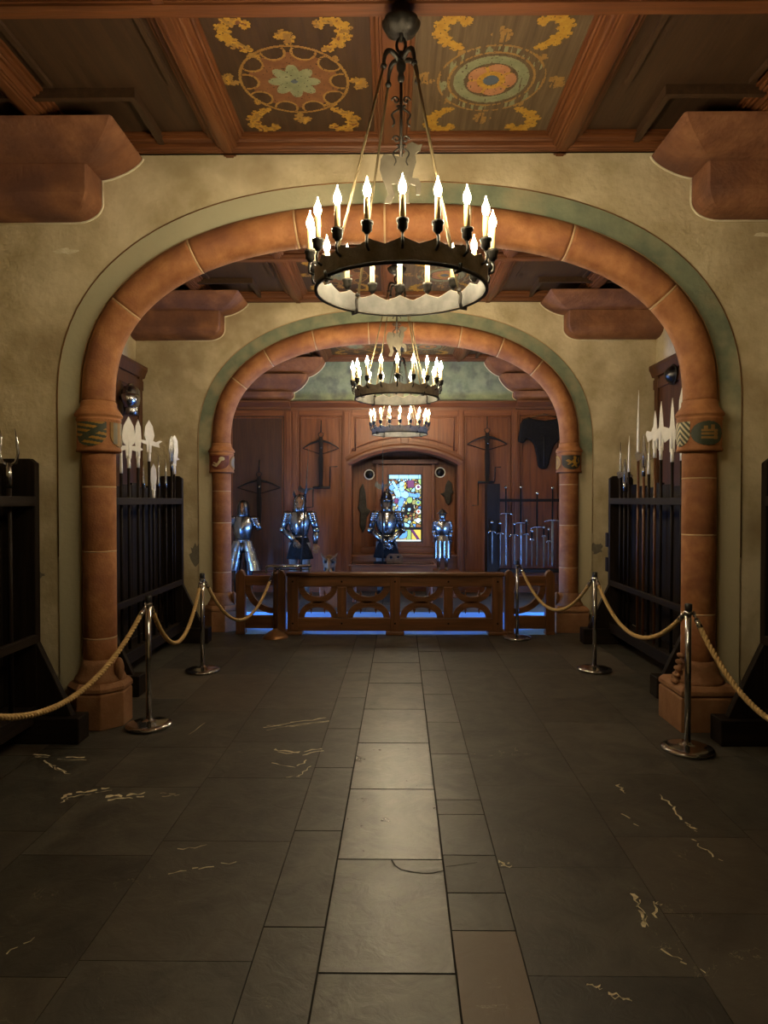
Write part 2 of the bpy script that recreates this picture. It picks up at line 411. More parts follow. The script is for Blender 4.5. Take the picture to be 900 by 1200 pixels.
# voussoir arches: each stone a slice of the roll, thin pale joints between
def voussoir_arch(yc, which, joints, label):
    t = thing('stone_arch', (0, yc, ZS), label, 'arch', 'sandstone arches', 'thing')
    n = 180; path = arch_path(0, which, n)
    def rad(i): return 0.113 + 0.020 * math.sin(PI * i / n) ** 2
    idx = []
    for jx in joints:
        k = min(range(n + 1), key=lambda i: abs(path[i][0] - jx)); idx.append(k)
    idx = [0] + sorted(idx) + [n]
    for k in idx[1:-1]:
        a, c, b = (Vector((path[q][0], yc, path[q][1])) for q in (k - 1, k, k + 1)); d = (b - a).normalized() * .0065
        MB().tube([c - d, c + d], rad(k) + .0004, 28).build('mortar_joint', 'mortar', t)
    for a, b in zip(idx[:-1], idx[1:]):
        pts = []; rr = []
        for i in range(a, b + 1):
            x, z = path[i]
            pts.append(Vector((x, yc, z))); rr.append(rad(i))
        if a != 0: pts[0] = pts[0] + (pts[1] - pts[0]).normalized() * .005
        if b != n: pts[-1] = pts[-1] + (pts[-2] - pts[-1]).normalized() * .005
        MB().tube(pts, rr, 28).build('voussoir', 'stone', t)
    return t
voussoir_arch(YC1, 1, [-1.955, -1.457, -.72, -.08, .50, 1.20, 1.89], 'nearer round red sandstone arch spanning the hall, above the first chandelier')
voussoir_arch(YC2, 2, [-1.93, -1.56, -1.0, -.32, .22, .80, 1.30, 1.75], 'farther red sandstone arch spanning the hall, behind the first arch')

# columns
def shield_patch(m, c, r, ang, half, z0, z1, cls, nx=44, ny=44, shape='shield'):
    """painted shield wrapped on the drum; ang = facing direction"""
    def mp(u, v):
        a = ang + (u - .5) * 2 * half
        return (c[0] + r * math.cos(a), c[1] + r * math.sin(a), z0 + (z1 - z0) * v)
    def cl(u, v):
        x = (u - .5) * 2
        if shape == 'oval':
            if (x / .98) ** 2 + ((v - .5) * 2 / .98) ** 2 > 1: return None
        else:
            lim = 1.0 if v > .5 else math.sqrt(max(0, 1 - ((.5 - v) / .5) ** 2))
            if abs(x) > lim: return None
        return cls(u, v)
    m.raster(nx, ny, mp, cl)
LION = [[(.20, .62), (.34, .72), (.50, .56), (.60, .78), (.56, .90), (.66, .95), (.76, .86), (.72, .74), (.70, .56), (.80, .42), (.74, .30), (.84, .18), (.70, .16), (.64, .30), (.58, .22), (.50, .16), (.48, .24), (.60, .36), (.56, .46), (.42, .44), (.30, .52)],
        [(.84, .40), (.92, .56), (.86, .74), (.92, .84), (.82, .80), (.80, .66), (.86, .56), (.78, .46)], [(.40, .46), (.28, .36), (.34, .32), (.48, .42)]]
def cls_saxon(u, v):
    if .0 < abs(u - .5) < 1 and abs((v - .5) - (u - .5) * .75) < .13: return 0
    return 1 if int((v + u * .22) * 9.2) % 2 == 0 else 0
def cls_staff(u, v):
    if min(u, 1 - u) < .13 or v < .12: return 1
    if abs(u - .45) < .10: return 1
    if abs(u - .62) < .06 and v < .5: return 1
    return 0
def cls_castle(u, v):
    if .30 < u < .80 and (abs(v - .32) < .045 or abs(v - .48) < .04 or abs(v - .62) < .05): return 1
    if abs(u - .42) < .05 and .60 < v < .80 or abs(u - .62) < .06 and .60 < v < .84: return 1
    if abs(u - .72) < .05 and .25 < v < .62: return 1
    return 0
def cls_chev(u, v): return 1 if int((v * 1.6 + abs(u - .5) * 1.6) * 5) % 2 else 0
def cls_key(u, v):
    x, y = u - .5, v - .5
    a = R(-62); s_ = x * math.cos(a) - y * math.sin(a); d = x * math.sin(a) + y * math.cos(a)
    s_ = -s_
    if abs(d) < .06 and -.36 < s_ < .34: return 1
    if .10 < s_ < .36 and -.02 < d < .26 and not (.19 < s_ < .25 and d > .1): return 1
    if (s_ + .30) ** 2 + d ** 2 < .020: return 1
    return 0
def cls_rim(u, v):
    x, y = (u - .5) * 2, (v - .5) * 2
    if x * x + y * y > .55: return 1
    return 1 if (x - .2) ** 2 * 3 + y * y < .10 else 0
def cls_lion(u, v): return 1 if any(inpoly(u, v, p) for p in LION) else 0

def column(x, yc, sgn, jz, front, side, base, label, spurk):
    """sgn: +1 when the nave lies toward +X"""
    t = thing('stone_column', (x, yc, 0), label, 'column', 'arch columns', 'thing')
    c = (x, yc, 0)
    if base == 'oct':
        R8 = 0.2 / math.cos(PI / 8)
        m = MB().lathe([(R8, 0), (R8, .235), (R8 * .97, .25)], c, 8, 0, PI / 8, False)
        m.lathe([(R8 * .98, .252), (R8 * 1.02, .262), (R8 * 1.02, .285), (R8 * .93, .31), (R8 * .90, .315)], c, 8, 0, PI / 8, False)
    else:
        q = .2 * math.sqrt(2)
        m = MB().lathe([(q, 0), (q, .225), (q * .98, .24)], c, 4, 0, PI / 4, False)
        m.lathe([(q * .96, .245), (q * 1.01, .255), (q * 1.01, .285), (q * .88, .315)], c, 4, 0, PI / 4, False)
    m.build('plinth', 'stone_pale', t, bevel=.006)
    m = MB().lathe([(.172, .305), (.176, .325), (.168, .345), (.150, .365), (.146, .385), (.128, .42), (.116, .47)], c, 32)
    m.build('base_moulding', 'stone_pale', t)
    zs = [.465] + jz + [1.96]
    for z in jz: MB().lathe([(.1148, z - .005), (.1148, z + .005)], c, 32).build('mortar_joint', 'mortar', t)
    for a, b in zip(zs[:-1], zs[1:]):
        MB().lathe([(.1125, a + .003), (.1145, a + .007), (.1145, b - .007), (.1125, b - .003)], c, 32).build('drum', 'stone', t)
    cap = MB().lathe([(.115, 1.945), (.150, 1.95), (.154, 1.962), (.147, 1.975), (.147, 2.165), (.152, 2.172), (.152, 2.184), (.140, 2.188), (.160, 2.200), (.164, 2.212), (.150, 2.235), (.128, 2.262), (.122, 2.275), (.121, 2.30), (.113, 2.312)], c, 40)
    cp = cap.build('capital', 'stone', t)
    for (ang, half, cls, mats, shp, lab) in (front, side):
        m = MB(); shield_patch(m, c, .1525, ang, half, 1.985, 2.155, cls, shape=shp)
        o = m.build('painted_shield', mats, cp, fix=False); o['label'] = lab
        md = o.modifiers.new('thick', 'SOLIDIFY'); md.thickness = .006; md.offset = 0
    # carved spur leaf on the nave side of the base
    m = MB()
    if spurk == 'leaf':
        m.ball((x + sgn * .152, yc - .04, .395), .034, .04, .085); m.ball((x + sgn * .165, yc - .055, .375), .02, .028, .055)
    else:
        for k in range(5): m.ball((x + sgn * (.135 + .012 * k), yc - .03 - .004 * k, .50 - .045 * k), .022, .045, .018)
    m.build('spur_leaf', 'stone_pale', t)
    return t
FR = -PI / 2
column(-SP, YC1, 1, [.62, 1.24, 1.70], (FR, R(42), cls_saxon, ['darkgreen', 'gold'], 'shield', 'black and gold striped shield with a slanting green band'),
       (R(-4), R(34), cls_staff, ['greypaint', 'gold_dim'], 'shield', 'tan rimmed shield with an upright staff'), 'oct',
       'round red sandstone column with gold and black striped shield on its capital', 'leaf')
column(SP, YC1, -1, [.80, 1.36, 1.76], (R(-92), R(44), cls_castle, ['darkgreen', 'gold_dim'], 'oval', 'dark oval shield with golden lines'),
       (PI + R(12), R(30), cls_chev, ['darkgreen', 'whitepaint'], 'shield', 'dark shield with cream chevrons'), 'sq',
       'round red sandstone column on square plinth with dark oval shield on capital', 'twist')
column(-SP, YC2, 1, [.72, 1.33, 1.72], (R(-88), R(46), cls_key, ['redpaint', 'whitepaint'], 'shield', 'red shield with a cream key'),
       (R(-2), R(34), cls_rim, ['greypaint', 'gold_dim'], 'oval', 'grey oval shield with gold rim'), 'oct',
       'farther sandstone column with red shield bearing a cream key', 'leaf')
column(SP, YC2, -1, [.78, 1.30, 1.80], (R(-92), R(46), cls_lion, ['blackpaint', 'gold'], 'shield', 'black shield with a golden lion'),
       (PI + R(6), R(32), cls_rim, ['gold_dim', 'gold'], 'oval', 'golden oval shield'), 'sq',
       'farther sandstone column with black shield bearing a golden lion', 'leaf')

# corbels
def corbel(sgn, yw, tiers, label, mats=None):
    """tiers: (xend, yfront, ztop, zbot, kind) ; sgn -1 left"""
    t = thing('stone_corbel', (sgn * WX, yw, tiers[-1][3]), label, 'corbel', 'red sandstone corbels', 'thing')
    for (xe, yf, zt, zb, kd) in tiers:
        H = zt - zb; W = min(.30 if kd == 'ovolo' else .20, (yw - yf) * .97)
        hh = H if kd == 'ovolo' else min(.13, H * .6)
        prof = [(0.0, zt)]
        if kd != 'ovolo': prof.append((0.0, zb + hh))
        for k in range(1, 9):
            ph = PI / 2 * k / 8; ex = 1.35 if kd == 'ovolo' else 1.0; prof.append((W * (1 - math.cos(ph) ** ex), zb + hh - hh * math.sin(ph) ** ex))
        rr = []
        for ins, z in prof:
            x = xe + sgn * ins; y = yf + ins; ch = .012
            rr.append([(sgn * WX, y, z), (x + sgn * ch, y, z), (x, y + ch, z), (x, yw - .0005, z), (sgn * WX, yw - .0005, z)])
        cb = MB().rings(rr, smooth=False).build('corbel_block', 'corbel', t, bevel=.006)
        MB().tube([(p[3][0] - sgn * .004, yw - .002, p[3][2] - .004) for p in rr] + [(sgn * WX, yw - .002, zb - .004)], .008, 6).build('pale_joint', 'patch', cb)
    return t
for yw, nm in ((W1, 'nearer'), (W2, 'farther')):
    for sgn in (-1, 1):
        k = 1.0 if sgn < 0 else .985
        corbel(sgn, yw, [(sgn * 1.81 * k, yw - .55, ZC, ZC - .158, 'ovolo'), (sgn * 2.10 * k, yw - .255, ZC - .158, 3.578, 'block')],
               'two tiered red sandstone corbel above the %s arch, at %s side wall' % (nm, 'left' if sgn < 0 else 'right'))
corbel(-1, WB, [(-1.20, WB - .45, ZC, 3.77, 'ovolo'), (-1.49, WB - .34, 3.77, 3.49, 'ovolo'), (-1.75, WB - .2, 3.49, 3.345, 'block')], 'three tiered sandstone corbel on the back wall above left crossbow')
corbel(1, WB, [(1.58, WB - .45, ZC, 3.77, 'ovolo'), (1.84, WB - .34, 3.77, 3.49, 'ovolo'), (2.08, WB - .2, 3.49, 3.345, 'block')], 'three tiered sandstone corbel on the back wall above hanging jacket')

# side and rear walls
def side_wall(name, s):
    m = MB(); x0, x1 = s * WX, s * (WX + .3)
    wy0, wy1, wz0, wz1 = 8.85, 9.85, .12, .95  # unseen opening, kept low and small so blue light falls on the floor
    m.box(x0, x1, -1.6, wy0, 0, ZC + .2); m.box(x0, x1, wy1, 13.2, 0, ZC + .2)
    m.box(x0, x1, wy0, wy1, 0, wz0); m.box(x0, x1, wy0, wy1, wz1, ZC + .2)
    o = m.build(name, 'plaster'); tag(o, kind='structure')
    w = MB()
    xa, xb = s * (WX + .12), s * (WX + .17)
    for yy in (wy0, (wy0 + wy1) / 2 - .03, wy1 - .06): w.box(xa, xb, yy, yy + .06, wz0, wz1)
    for zz in (wz0, (wz0 + wz1) / 2, wz1 - .06): w.box(xa, xb, wy0, wy1, zz, zz + .06)
    wo = w.build('window_%d' % (1 if s < 0 else 2), 'panel_z'); tag(wo, kind='structure')
side_wall('wall_left', -1); side_wall('wall_right', 1)
tag(MB().box(-WX - .3, WX + .3, -1.9, -1.6, 0, ZC + .2).build('wall_rear', 'plaster'), kind='structure')
# unseen low side windows added to let blue sky light into the end bay
for s in (-1, 1):
    ld = bpy.data.lights.new('window_portal', 'AREA'); ld.shape = 'RECTANGLE'; ld.size = 1.0; ld.size_y = .83
    ld.cycles.is_portal = True
    lo = bpy.data.objects.new('window_portal', ld); COL.objects.link(lo)
    lo.location = (s * (WX + .28), 9.35, .535); lo.rotation_euler = (PI / 2, 0, s * PI / 2)
wd = bpy.data.worlds.new('sky'); SC.world = wd; wd.use_nodes = True
bg = wd.node_tree.nodes['Background']; bg.inputs[0].default_value = (0.15, 0.38, 1.0, 1); bg.inputs[1].default_value = 110.0

# wall panelling of the middle bay
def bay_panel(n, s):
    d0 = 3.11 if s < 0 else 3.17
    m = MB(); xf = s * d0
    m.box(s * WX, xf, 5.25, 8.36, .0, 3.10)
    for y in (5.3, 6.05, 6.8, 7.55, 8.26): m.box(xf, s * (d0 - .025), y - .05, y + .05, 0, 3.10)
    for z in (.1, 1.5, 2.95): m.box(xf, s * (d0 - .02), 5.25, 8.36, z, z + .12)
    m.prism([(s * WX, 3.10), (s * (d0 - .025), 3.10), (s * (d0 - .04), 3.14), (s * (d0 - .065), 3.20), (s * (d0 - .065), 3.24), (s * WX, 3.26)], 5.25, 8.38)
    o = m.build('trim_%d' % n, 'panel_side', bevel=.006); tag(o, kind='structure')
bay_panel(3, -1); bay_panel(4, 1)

# ------------------------------------------------------------------ ceiling
ceil = MB().box(-WX - .3, WX + .3, -1.9, 13.2, ZC + .10, ZC + .3).build('ceiling', 'ceil_y'); tag(ceil, kind='structure')
def beam_prof(c, w, z):  # stepped moulding with fillets, beads and quirks
    h = w / 2
    half = [(h + .085, .10), (h + .085, .082), (h + .066, .082), (h + .066, .066), (h + .056, .060), (h + .046, .064), (h + .040, .050), (h + .022, .050), (h + .020, .030), (h + .010, .020), (h - .004, .022), (h - .008, .010), (h - .020, .010), (h - .024, 0), (h - .034, 0)]
    return [(c - a, z + b) for a, b in half] + [(c + a, z + b) for a, b in half[::-1]]
BAYS = [(-1.6, W1, 3.40), (W1 + WT, W2, 6.90), (W2 + WT, WB, 10.40)]
for y0, y1, yb in BAYS:
    for x in (-2.32, -1.19, 1.14, 2.30): MB().prism(beam_prof(x, .10, ZC), y0, y1, 'y').build('long_beam', 'beam_y', ceil)
    MB().prism(beam_prof(-.04, .16, ZC + .035), y0, y1, 'y').build('centre_board', 'beam_y', ceil)
    m = MB()
    for sg in (-1, 1):
        for yw in [y1] + ([y0 + .0] if y0 > 0 else []):
            if yw == y1:
                xe = sg * (1.66 if yw != WB else 1.45)
                m.box(xe, xe - sg * .04, yw - .66, yw, ZC + .04, ZC + .10); m.box(xe, sg * WX, yw - .66, yw - .62, ZC + .04, ZC + .10)
        for xx in (1.36, 2.10): m.box(sg * xx, sg * (xx + .03), y0 + .1, y1 - .7, ZC + .075, ZC + .10)
    m.build('coffer_moulding', 'ceil_y', ceil)
    ys = [yb] + ([-.1] if y0 < 0 else [y0 + .03]) + [y1 - .06]
    for y in ys: MB().prism(beam_prof(y, .13 if y == yb else .05, ZC - .004), -WX, WX, 'x').build('cross_beam', 'beam_x', ceil)

def leafblob(cx, cy, ang, L, W, seed):
    """an acanthus scroll: discs along a curl with lobed edges"""
    rnd = random.Random(seed); out = []; sd = 1 if seed % 2 else -1
    n = 18; px_, py_ = cx, cy
    for k in range(n):
        t = k / (n - 1); a = ang + sd * (3.3 * t * t - .35)
        cx += math.cos(a) * L / n; cy += math.sin(a) * L / n
        w = W * (0.30 + .55 * math.sin(PI * (.10 + .78 * t)))
        out.append((cx, cy, w))
        nx, ny = math.cos(a + 1.57), math.sin(a + 1.57)
        if k % 3 != 0: out.append((cx - sd * nx * w * rnd.uniform(.9, 1.5), cy - sd * ny * w * rnd.uniform(.9, 1.5), w * rnd.uniform(.35, .62)))
        if k % 4 == 1: out.append((cx + sd * nx * w * 1.1, cy + sd * ny * w * 1.1, w * rnd.uniform(.3, .5)))
    for q in (-.9, -.1, .8): out.append((cx + math.cos(a + q) * W * .8, cy + math.sin(a + q) * W * .8, W * .38))
    return out
def blobs_hit(bl, x, y):
    for bx, by, r in bl:
        if (x - bx) ** 2 + (y - by) ** 2 < r * r: return True
    return False
corner = []
for i, (a, sd) in enumerate(((R(56), 3), (R(124), 4), (R(236), 5), (R(304), 6))):
    corner.append(leafblob(.37 * math.cos(a), .37 * math.sin(a), a + (-.1 if sd % 2 else .1), .44, .042, sd))
small = []
for i, a in enumerate((0, PI / 2, PI, 1.5 * PI)):
    small.append(leafblob(.37 * math.cos(a), .37 * math.sin(a), a + .2, .15, .030, i + 11))
    small.append(leafblob(.35 * math.cos(a + .75), .35 * math.sin(a + .75), a + 2.4, .10, .018, i + 21))
def cls_flower(u, v):
    x, y = (u - .5) * 1.06 / .90, (v - .5) * 1.20 / .90
    nz = mnoise.noise((x * 26, y * 26, 0)); nf = mnoise.noise((x * 70, y * 70, 3))
    if nf > .52: return None
    r = math.hypot(x, y); a = math.atan2(y, x)
    if r < .022: return 3
    if r < .175 * (.62 + .38 * abs(math.cos(4 * a)) ** .9): return 2
    if .347 < r < .366: return 4
    if r < .345:
        k = round(a / (2 * PI / 10)) * (2 * PI / 10)
        d = math.hypot(x - .315 * math.cos(k), y - .315 * math.sin(k))
        if d < .068: return None
        if d < .084: return 4
        if r < .30: return 1
    for b in corner:
        if blobs_hit(b, x, y): return 4 if nz > .18 else (1 if nz < -.42 else 0)
    for b in small:
        if blobs_hit(b, x, y): return 4 if nz < .2 else 0
    return None
def cls_rosette(u, v):
    x, y = (u - .5) * 1.06 / .92, (v - .5) * 1.20 / .92
    rnd = .5 + .75 * mnoise.noise((x * 48, y * 5.5, 1.7)); nf = mnoise.noise((x * 60, y * 60, 5))
    if nf > .5: return None
    r = math.hypot(x, y); a = math.atan2(y, x)
    if r < .052: return 3
    if r < .092: return 0
    if r < .165 * (.80 + .20 * abs(math.cos(2.5 * a)) ** .5): return 5 if abs(math.cos(2.5 * a)) > .22 else 0
    if .175 < r < .245: return 2 if rnd > .12 else None
    if .27 < r < .285 or .335 < r < .35: return 4 if rnd > .3 else None
    if .285 < r < .335: return 2 if rnd > .62 else None
    for b in corner:
        if blobs_hit(b, x, y): return 0 if rnd > .10 else 4
    for b in small:
        if blobs_hit(b, x, y): return 4 if rnd > .35 else None
    return None
PM = ['gold', 'redfield', 'petal', 'bluepaint', 'gold_dim', 'pink']
def painted(xc, yc, w, d, cls, ground, label):
    z = ZC + .092
    fr = MB().box(xc - w / 2, xc + w / 2, yc - d / 2, yc + d / 2, z, ZC + .11).build('coffer_panel', ground, ceil)
    fr['label'] = label
    m = MB(); m.raster(190, 200, lambda u, v: (xc - .53 + 1.06 * u, yc - .60 + 1.20 * v, z - .0015), cls)
    m.build('painted_ornament', PM, fr, fix=False)
    return fr
names = ['first', 'second', 'third']
fl = rs = None
for b, (y0, y1, yb) in enumerate(BAYS):
    spans = [((yb + .13), y1 - .13)] + ([] if b == 0 else [(y0 + .1, yb - .13)])
    for k, (ya, yz) in enumerate(spans):
        yc = (ya + yz) / 2; d = yz - ya
        wh = '%s bay, %s its chandelier' % (names[b], 'behind' if k == 0 else 'before')
        if fl is None:
            fl = painted(-.63, yc, .94, d, cls_flower, 'ceil_y', ''); rs = painted(.55, yc, .98, d, cls_rosette, 'ceil_bare', '')
            fl0 = yc; a, c_ = fl, rs
        else:
            a = copy_tree(fl, Vector((0, yc - fl0, 0))); c_ = copy_tree(rs, Vector((0, yc - fl0, 0)))
        a['label'] = 'ceiling panel painted with gold scrolls round a grey-green flower, %s' % wh
        c_['label'] = 'worn ceiling panel painted with a pink and green rosette, %s' % wh

# ------------------------------------------------------------------ floor
def make_floor():
    rnd = random.Random(21)
    v = []; f = []; cols = []
    def slab(x0, x1, y0, y1, tint, warm, rough, g=.004):
        sh = lambda x, y: (x + .0145 * (y - 3.5) , y)
        o = len(v)
        for x, y in ((x0 + g, y0 + g), (x1 - g, y0 + g), (x1 - g, y1 - g), (x0 + g, y1 - g)):
            xx, yy = sh(x, y); v.append((xx, yy, 0))
        gg = g + .004
        for x, y in ((x0 - .0, y0 - .0), (x1, y0), (x1, y1), (x0, y1)):
            pass
        f.append([o, o + 1, o + 2, o + 3]); cols.append((tint, warm, rough))
        z = -.012
        for x, y in ((x0 + g, y0 + g), (x1 - g, y0 + g), (x1 - g, y1 - g), (x0 + g, y1 - g)):
            xx, yy = sh(x, y); v.append((xx, yy, z))
        for i in range(4):
            j = (i + 1) % 4
            f.append([o + j, o + i, o + 4 + i, o + 4 + j]); cols.append((tint * .4, warm, .9))
    xs = [-3.45, -2.85, -2.3, -1.72, -1.12, -.515, -.282, .19, .43, 1.02, 1.66, 2.2, 2.8, 3.45]
    central = [-1.5, -.7, .1, .85, 1.55, 2.277, 3.01, 3.75, 4.47, 5.20, 5.95, 6.7, 7.4, 8.15, 8.9, 9.7, 10.5, 11.3, 12.2]
    left = [-1.5, -.4, .7, 1.6, 2.525, 3.27, 4.05, 4.75, 5.5, 6.3, 7.1, 7.9, 8.8, 9.8, 11, 12.2]
    right = [-1.5, -.5, .55, 1.5, 2.51, 2.754, 3.05, 3.45, 3.62, 4.28, 4.9, 5.6, 6.4, 7.2, 8.0, 9.0, 10, 11, 12.2]
    for i in range(len(xs) - 1):
        x0, x1 = xs[i], xs[i + 1]
        if i == 6:
            for a, b in zip(central[:-1], central[1:]): slab(x0, x1, a, b, rnd.uniform(.62, .74), 0, .29 if 2.9 < a < 4.4 else .33 if 4.4 < a < 5 else .365 if 2 < a < 2.9 else .40, .0045)
        elif i == 5:
            for a, b in zip(left[:-1], left[1:]): slab(x0, x1, a, b, rnd.uniform(.46, .60), 0, rnd.uniform(.42, .50), .003)
        elif i == 7:
            for k, (a, b) in enumerate(zip(right[:-1], right[1:])):
                slab(x0, x1, a, b, .60 if a == 1.5 else rnd.uniform(.46, .58), .85 if a == 1.5 else 0.0, .5 if a == 1.5 else rnd.uniform(.40, .48), .003)
        else:
            y = -1.5 + rnd.uniform(-.4, 0)
            if i == 8:
                seq = [-1.5, .4, 1.35, 2.27, 2.95, 3.8, 4.7, 5.4, 6.4, 7.2, 8.1, 9.1, 10.2, 12.2]
                for a, b in zip(seq[:-1], seq[1:]):
                    slab(x0, x1, a, b, .20 if a == 1.35 else rnd.uniform(.36, .50), 0, rnd.uniform(.46, .56), .0012)
                continue
            while y < 12.2:
                b = min(y + rnd.uniform(.55, 1.15), 12.2)
                slab(x0, x1, y, b, rnd.uniform(.34, .54), rnd.uniform(0, .25) if rnd.random() < .4 else 0, rnd.uniform(.46, .58), .0012)
                y = b
    me = bpy.data.meshes.new('floor'); me.from_pydata(v, [], f)
    me.materials.append(M['floor'])
    ca = me.color_attributes.new('slab', 'FLOAT_COLOR', 'CORNER')
    for p, c in zip(me.polygons, cols):
        for li in p.loop_indices: ca.data[li].color = (*c, 1)
    o = bpy.data.objects.new('floor', me); COL.objects.link(o); tag(o, kind='structure')
    MB().box(-3.5, 3.5, -1.9, 13.2, -.10, -.008).build('joint_bed', 'grout', o)
    pv = MB().box(-3.19, 3.19, 8.76, 9.75, -.007, .0015).box(-1.9, 1.9, 8.125, 8.76, -.007, .0015).build('blue_floor_layer', mat('blue_floor_layer', (.13, .36, .80), (.18, .44, .88), .5, scale=5), o); pv['label'] = 'thin light blue layer over the floor behind the barrier'  # thin layer of even light blue laid over the slabs
    # the wandering crack in one slab of the middle row and its quartz scars
    def flatstrip(pts, w, mname, nm):
        m = MB(); pts = [Vector(p) for p in pts]
        for a, b in zip(pts[:-1], pts[1:]):
            d = (b - a).normalized(); n = Vector((-d.y, d.x, 0)) * w / 2
            m.add([a - n, b - n, b + n, a + n], [(0, 1, 2, 3)])
        ob = m.build(nm, mname, o, fix=False)
        for p in ob.data.polygons: pass
        return ob
    def fp(px, py):
        Y = EYE * F / (py - VY); return (PX(px, Y), Y, .0012)
    flatstrip([fp(458, 1010), fp(463, 1018), fp(470, 1023), fp(484, 1026), fp(497, 1027.5), fp(508, 1027), fp(515, 1025), fp(521, 1024)], .007, 'grout', 'slab_crack')
    flatstrip([fp(523, 1019), fp(540, 1017), fp(560, 1014)], .004, 'grout', 'slab_crack')
    def scar(pts, w, seed):
        r2 = random.Random(seed); m = MB()
        for a, b in zip(pts[:-1], pts[1:]):
            A, B = Vector(fp(*a)), Vector(fp(*b)); n = 5; prev = None
            d = (B - A).normalized(); nn = Vector((-d.y, d.x, 0))
            for k in range(n + 1):
                c = A.lerp(B, k / n) + nn * r2.uniform(-.012, .012); ww = nn * w * r2.uniform(.15, 1)
                if prev is not None and r2.random() > .12: m.add([prev[0], c - ww, c + ww, prev[1]], [(0, 1, 2, 3)])
                prev = (c - ww, c + ww)
        m.build('quartz_scar', 'quartz', o, fix=False)
    SC_ = [([(308, 855), (340, 849), (382, 843)], .008), ([(312, 852), (345, 853), (385, 847)], .004), ([(320, 881), (350, 884), (376, 879)], .012), ([(318, 896), (345, 902), (360, 893)], .005), ([(330, 914), (350, 912), (362, 900)], .004),
           ([(120, 938), (145, 936), (167, 933)], .016), ([(66, 942), (75, 935), (100, 931), (125, 927)], .010), ([(185, 933), (204, 933)], .006), ([(30, 886), (60, 890), (95, 891)], .007), ([(35, 887), (55, 900), (75, 908)], .006),
           ([(194, 1030), (230, 1023), (275, 1014)], .004), ([(0, 1127), (35, 1107)], .004), ([(213, 868), (245, 845)], .004), ([(744, 1050), (752, 1070), (757, 1090)], .010), ([(768, 1078), (771, 1060), (776, 1064)], .005),
           ([(772, 932), (790, 946), (800, 962)], .005), ([(805, 965), (816, 973)], .006), ([(812, 985), (828, 998), (846, 1011)], .005), ([(690, 1157), (705, 1162)], .006), ([(715, 1170), (740, 1175)], .007), ([(775, 1117), (800, 1130), (838, 1146)], .004), ([(731, 955), (748, 970)], .005), ([(725, 920), (730, 928)], .007), ([(585, 1014), (598, 1015)], .012), ([(205, 1000), (240, 996)], .003)]
    for k, (pt, w) in enumerate(SC_):
        scar(pt, w * 1.25, k)
        if w > .0055: scar([(x + 3, y + 3) for x, y in pt], w * .6, k + 50)
make_floor()

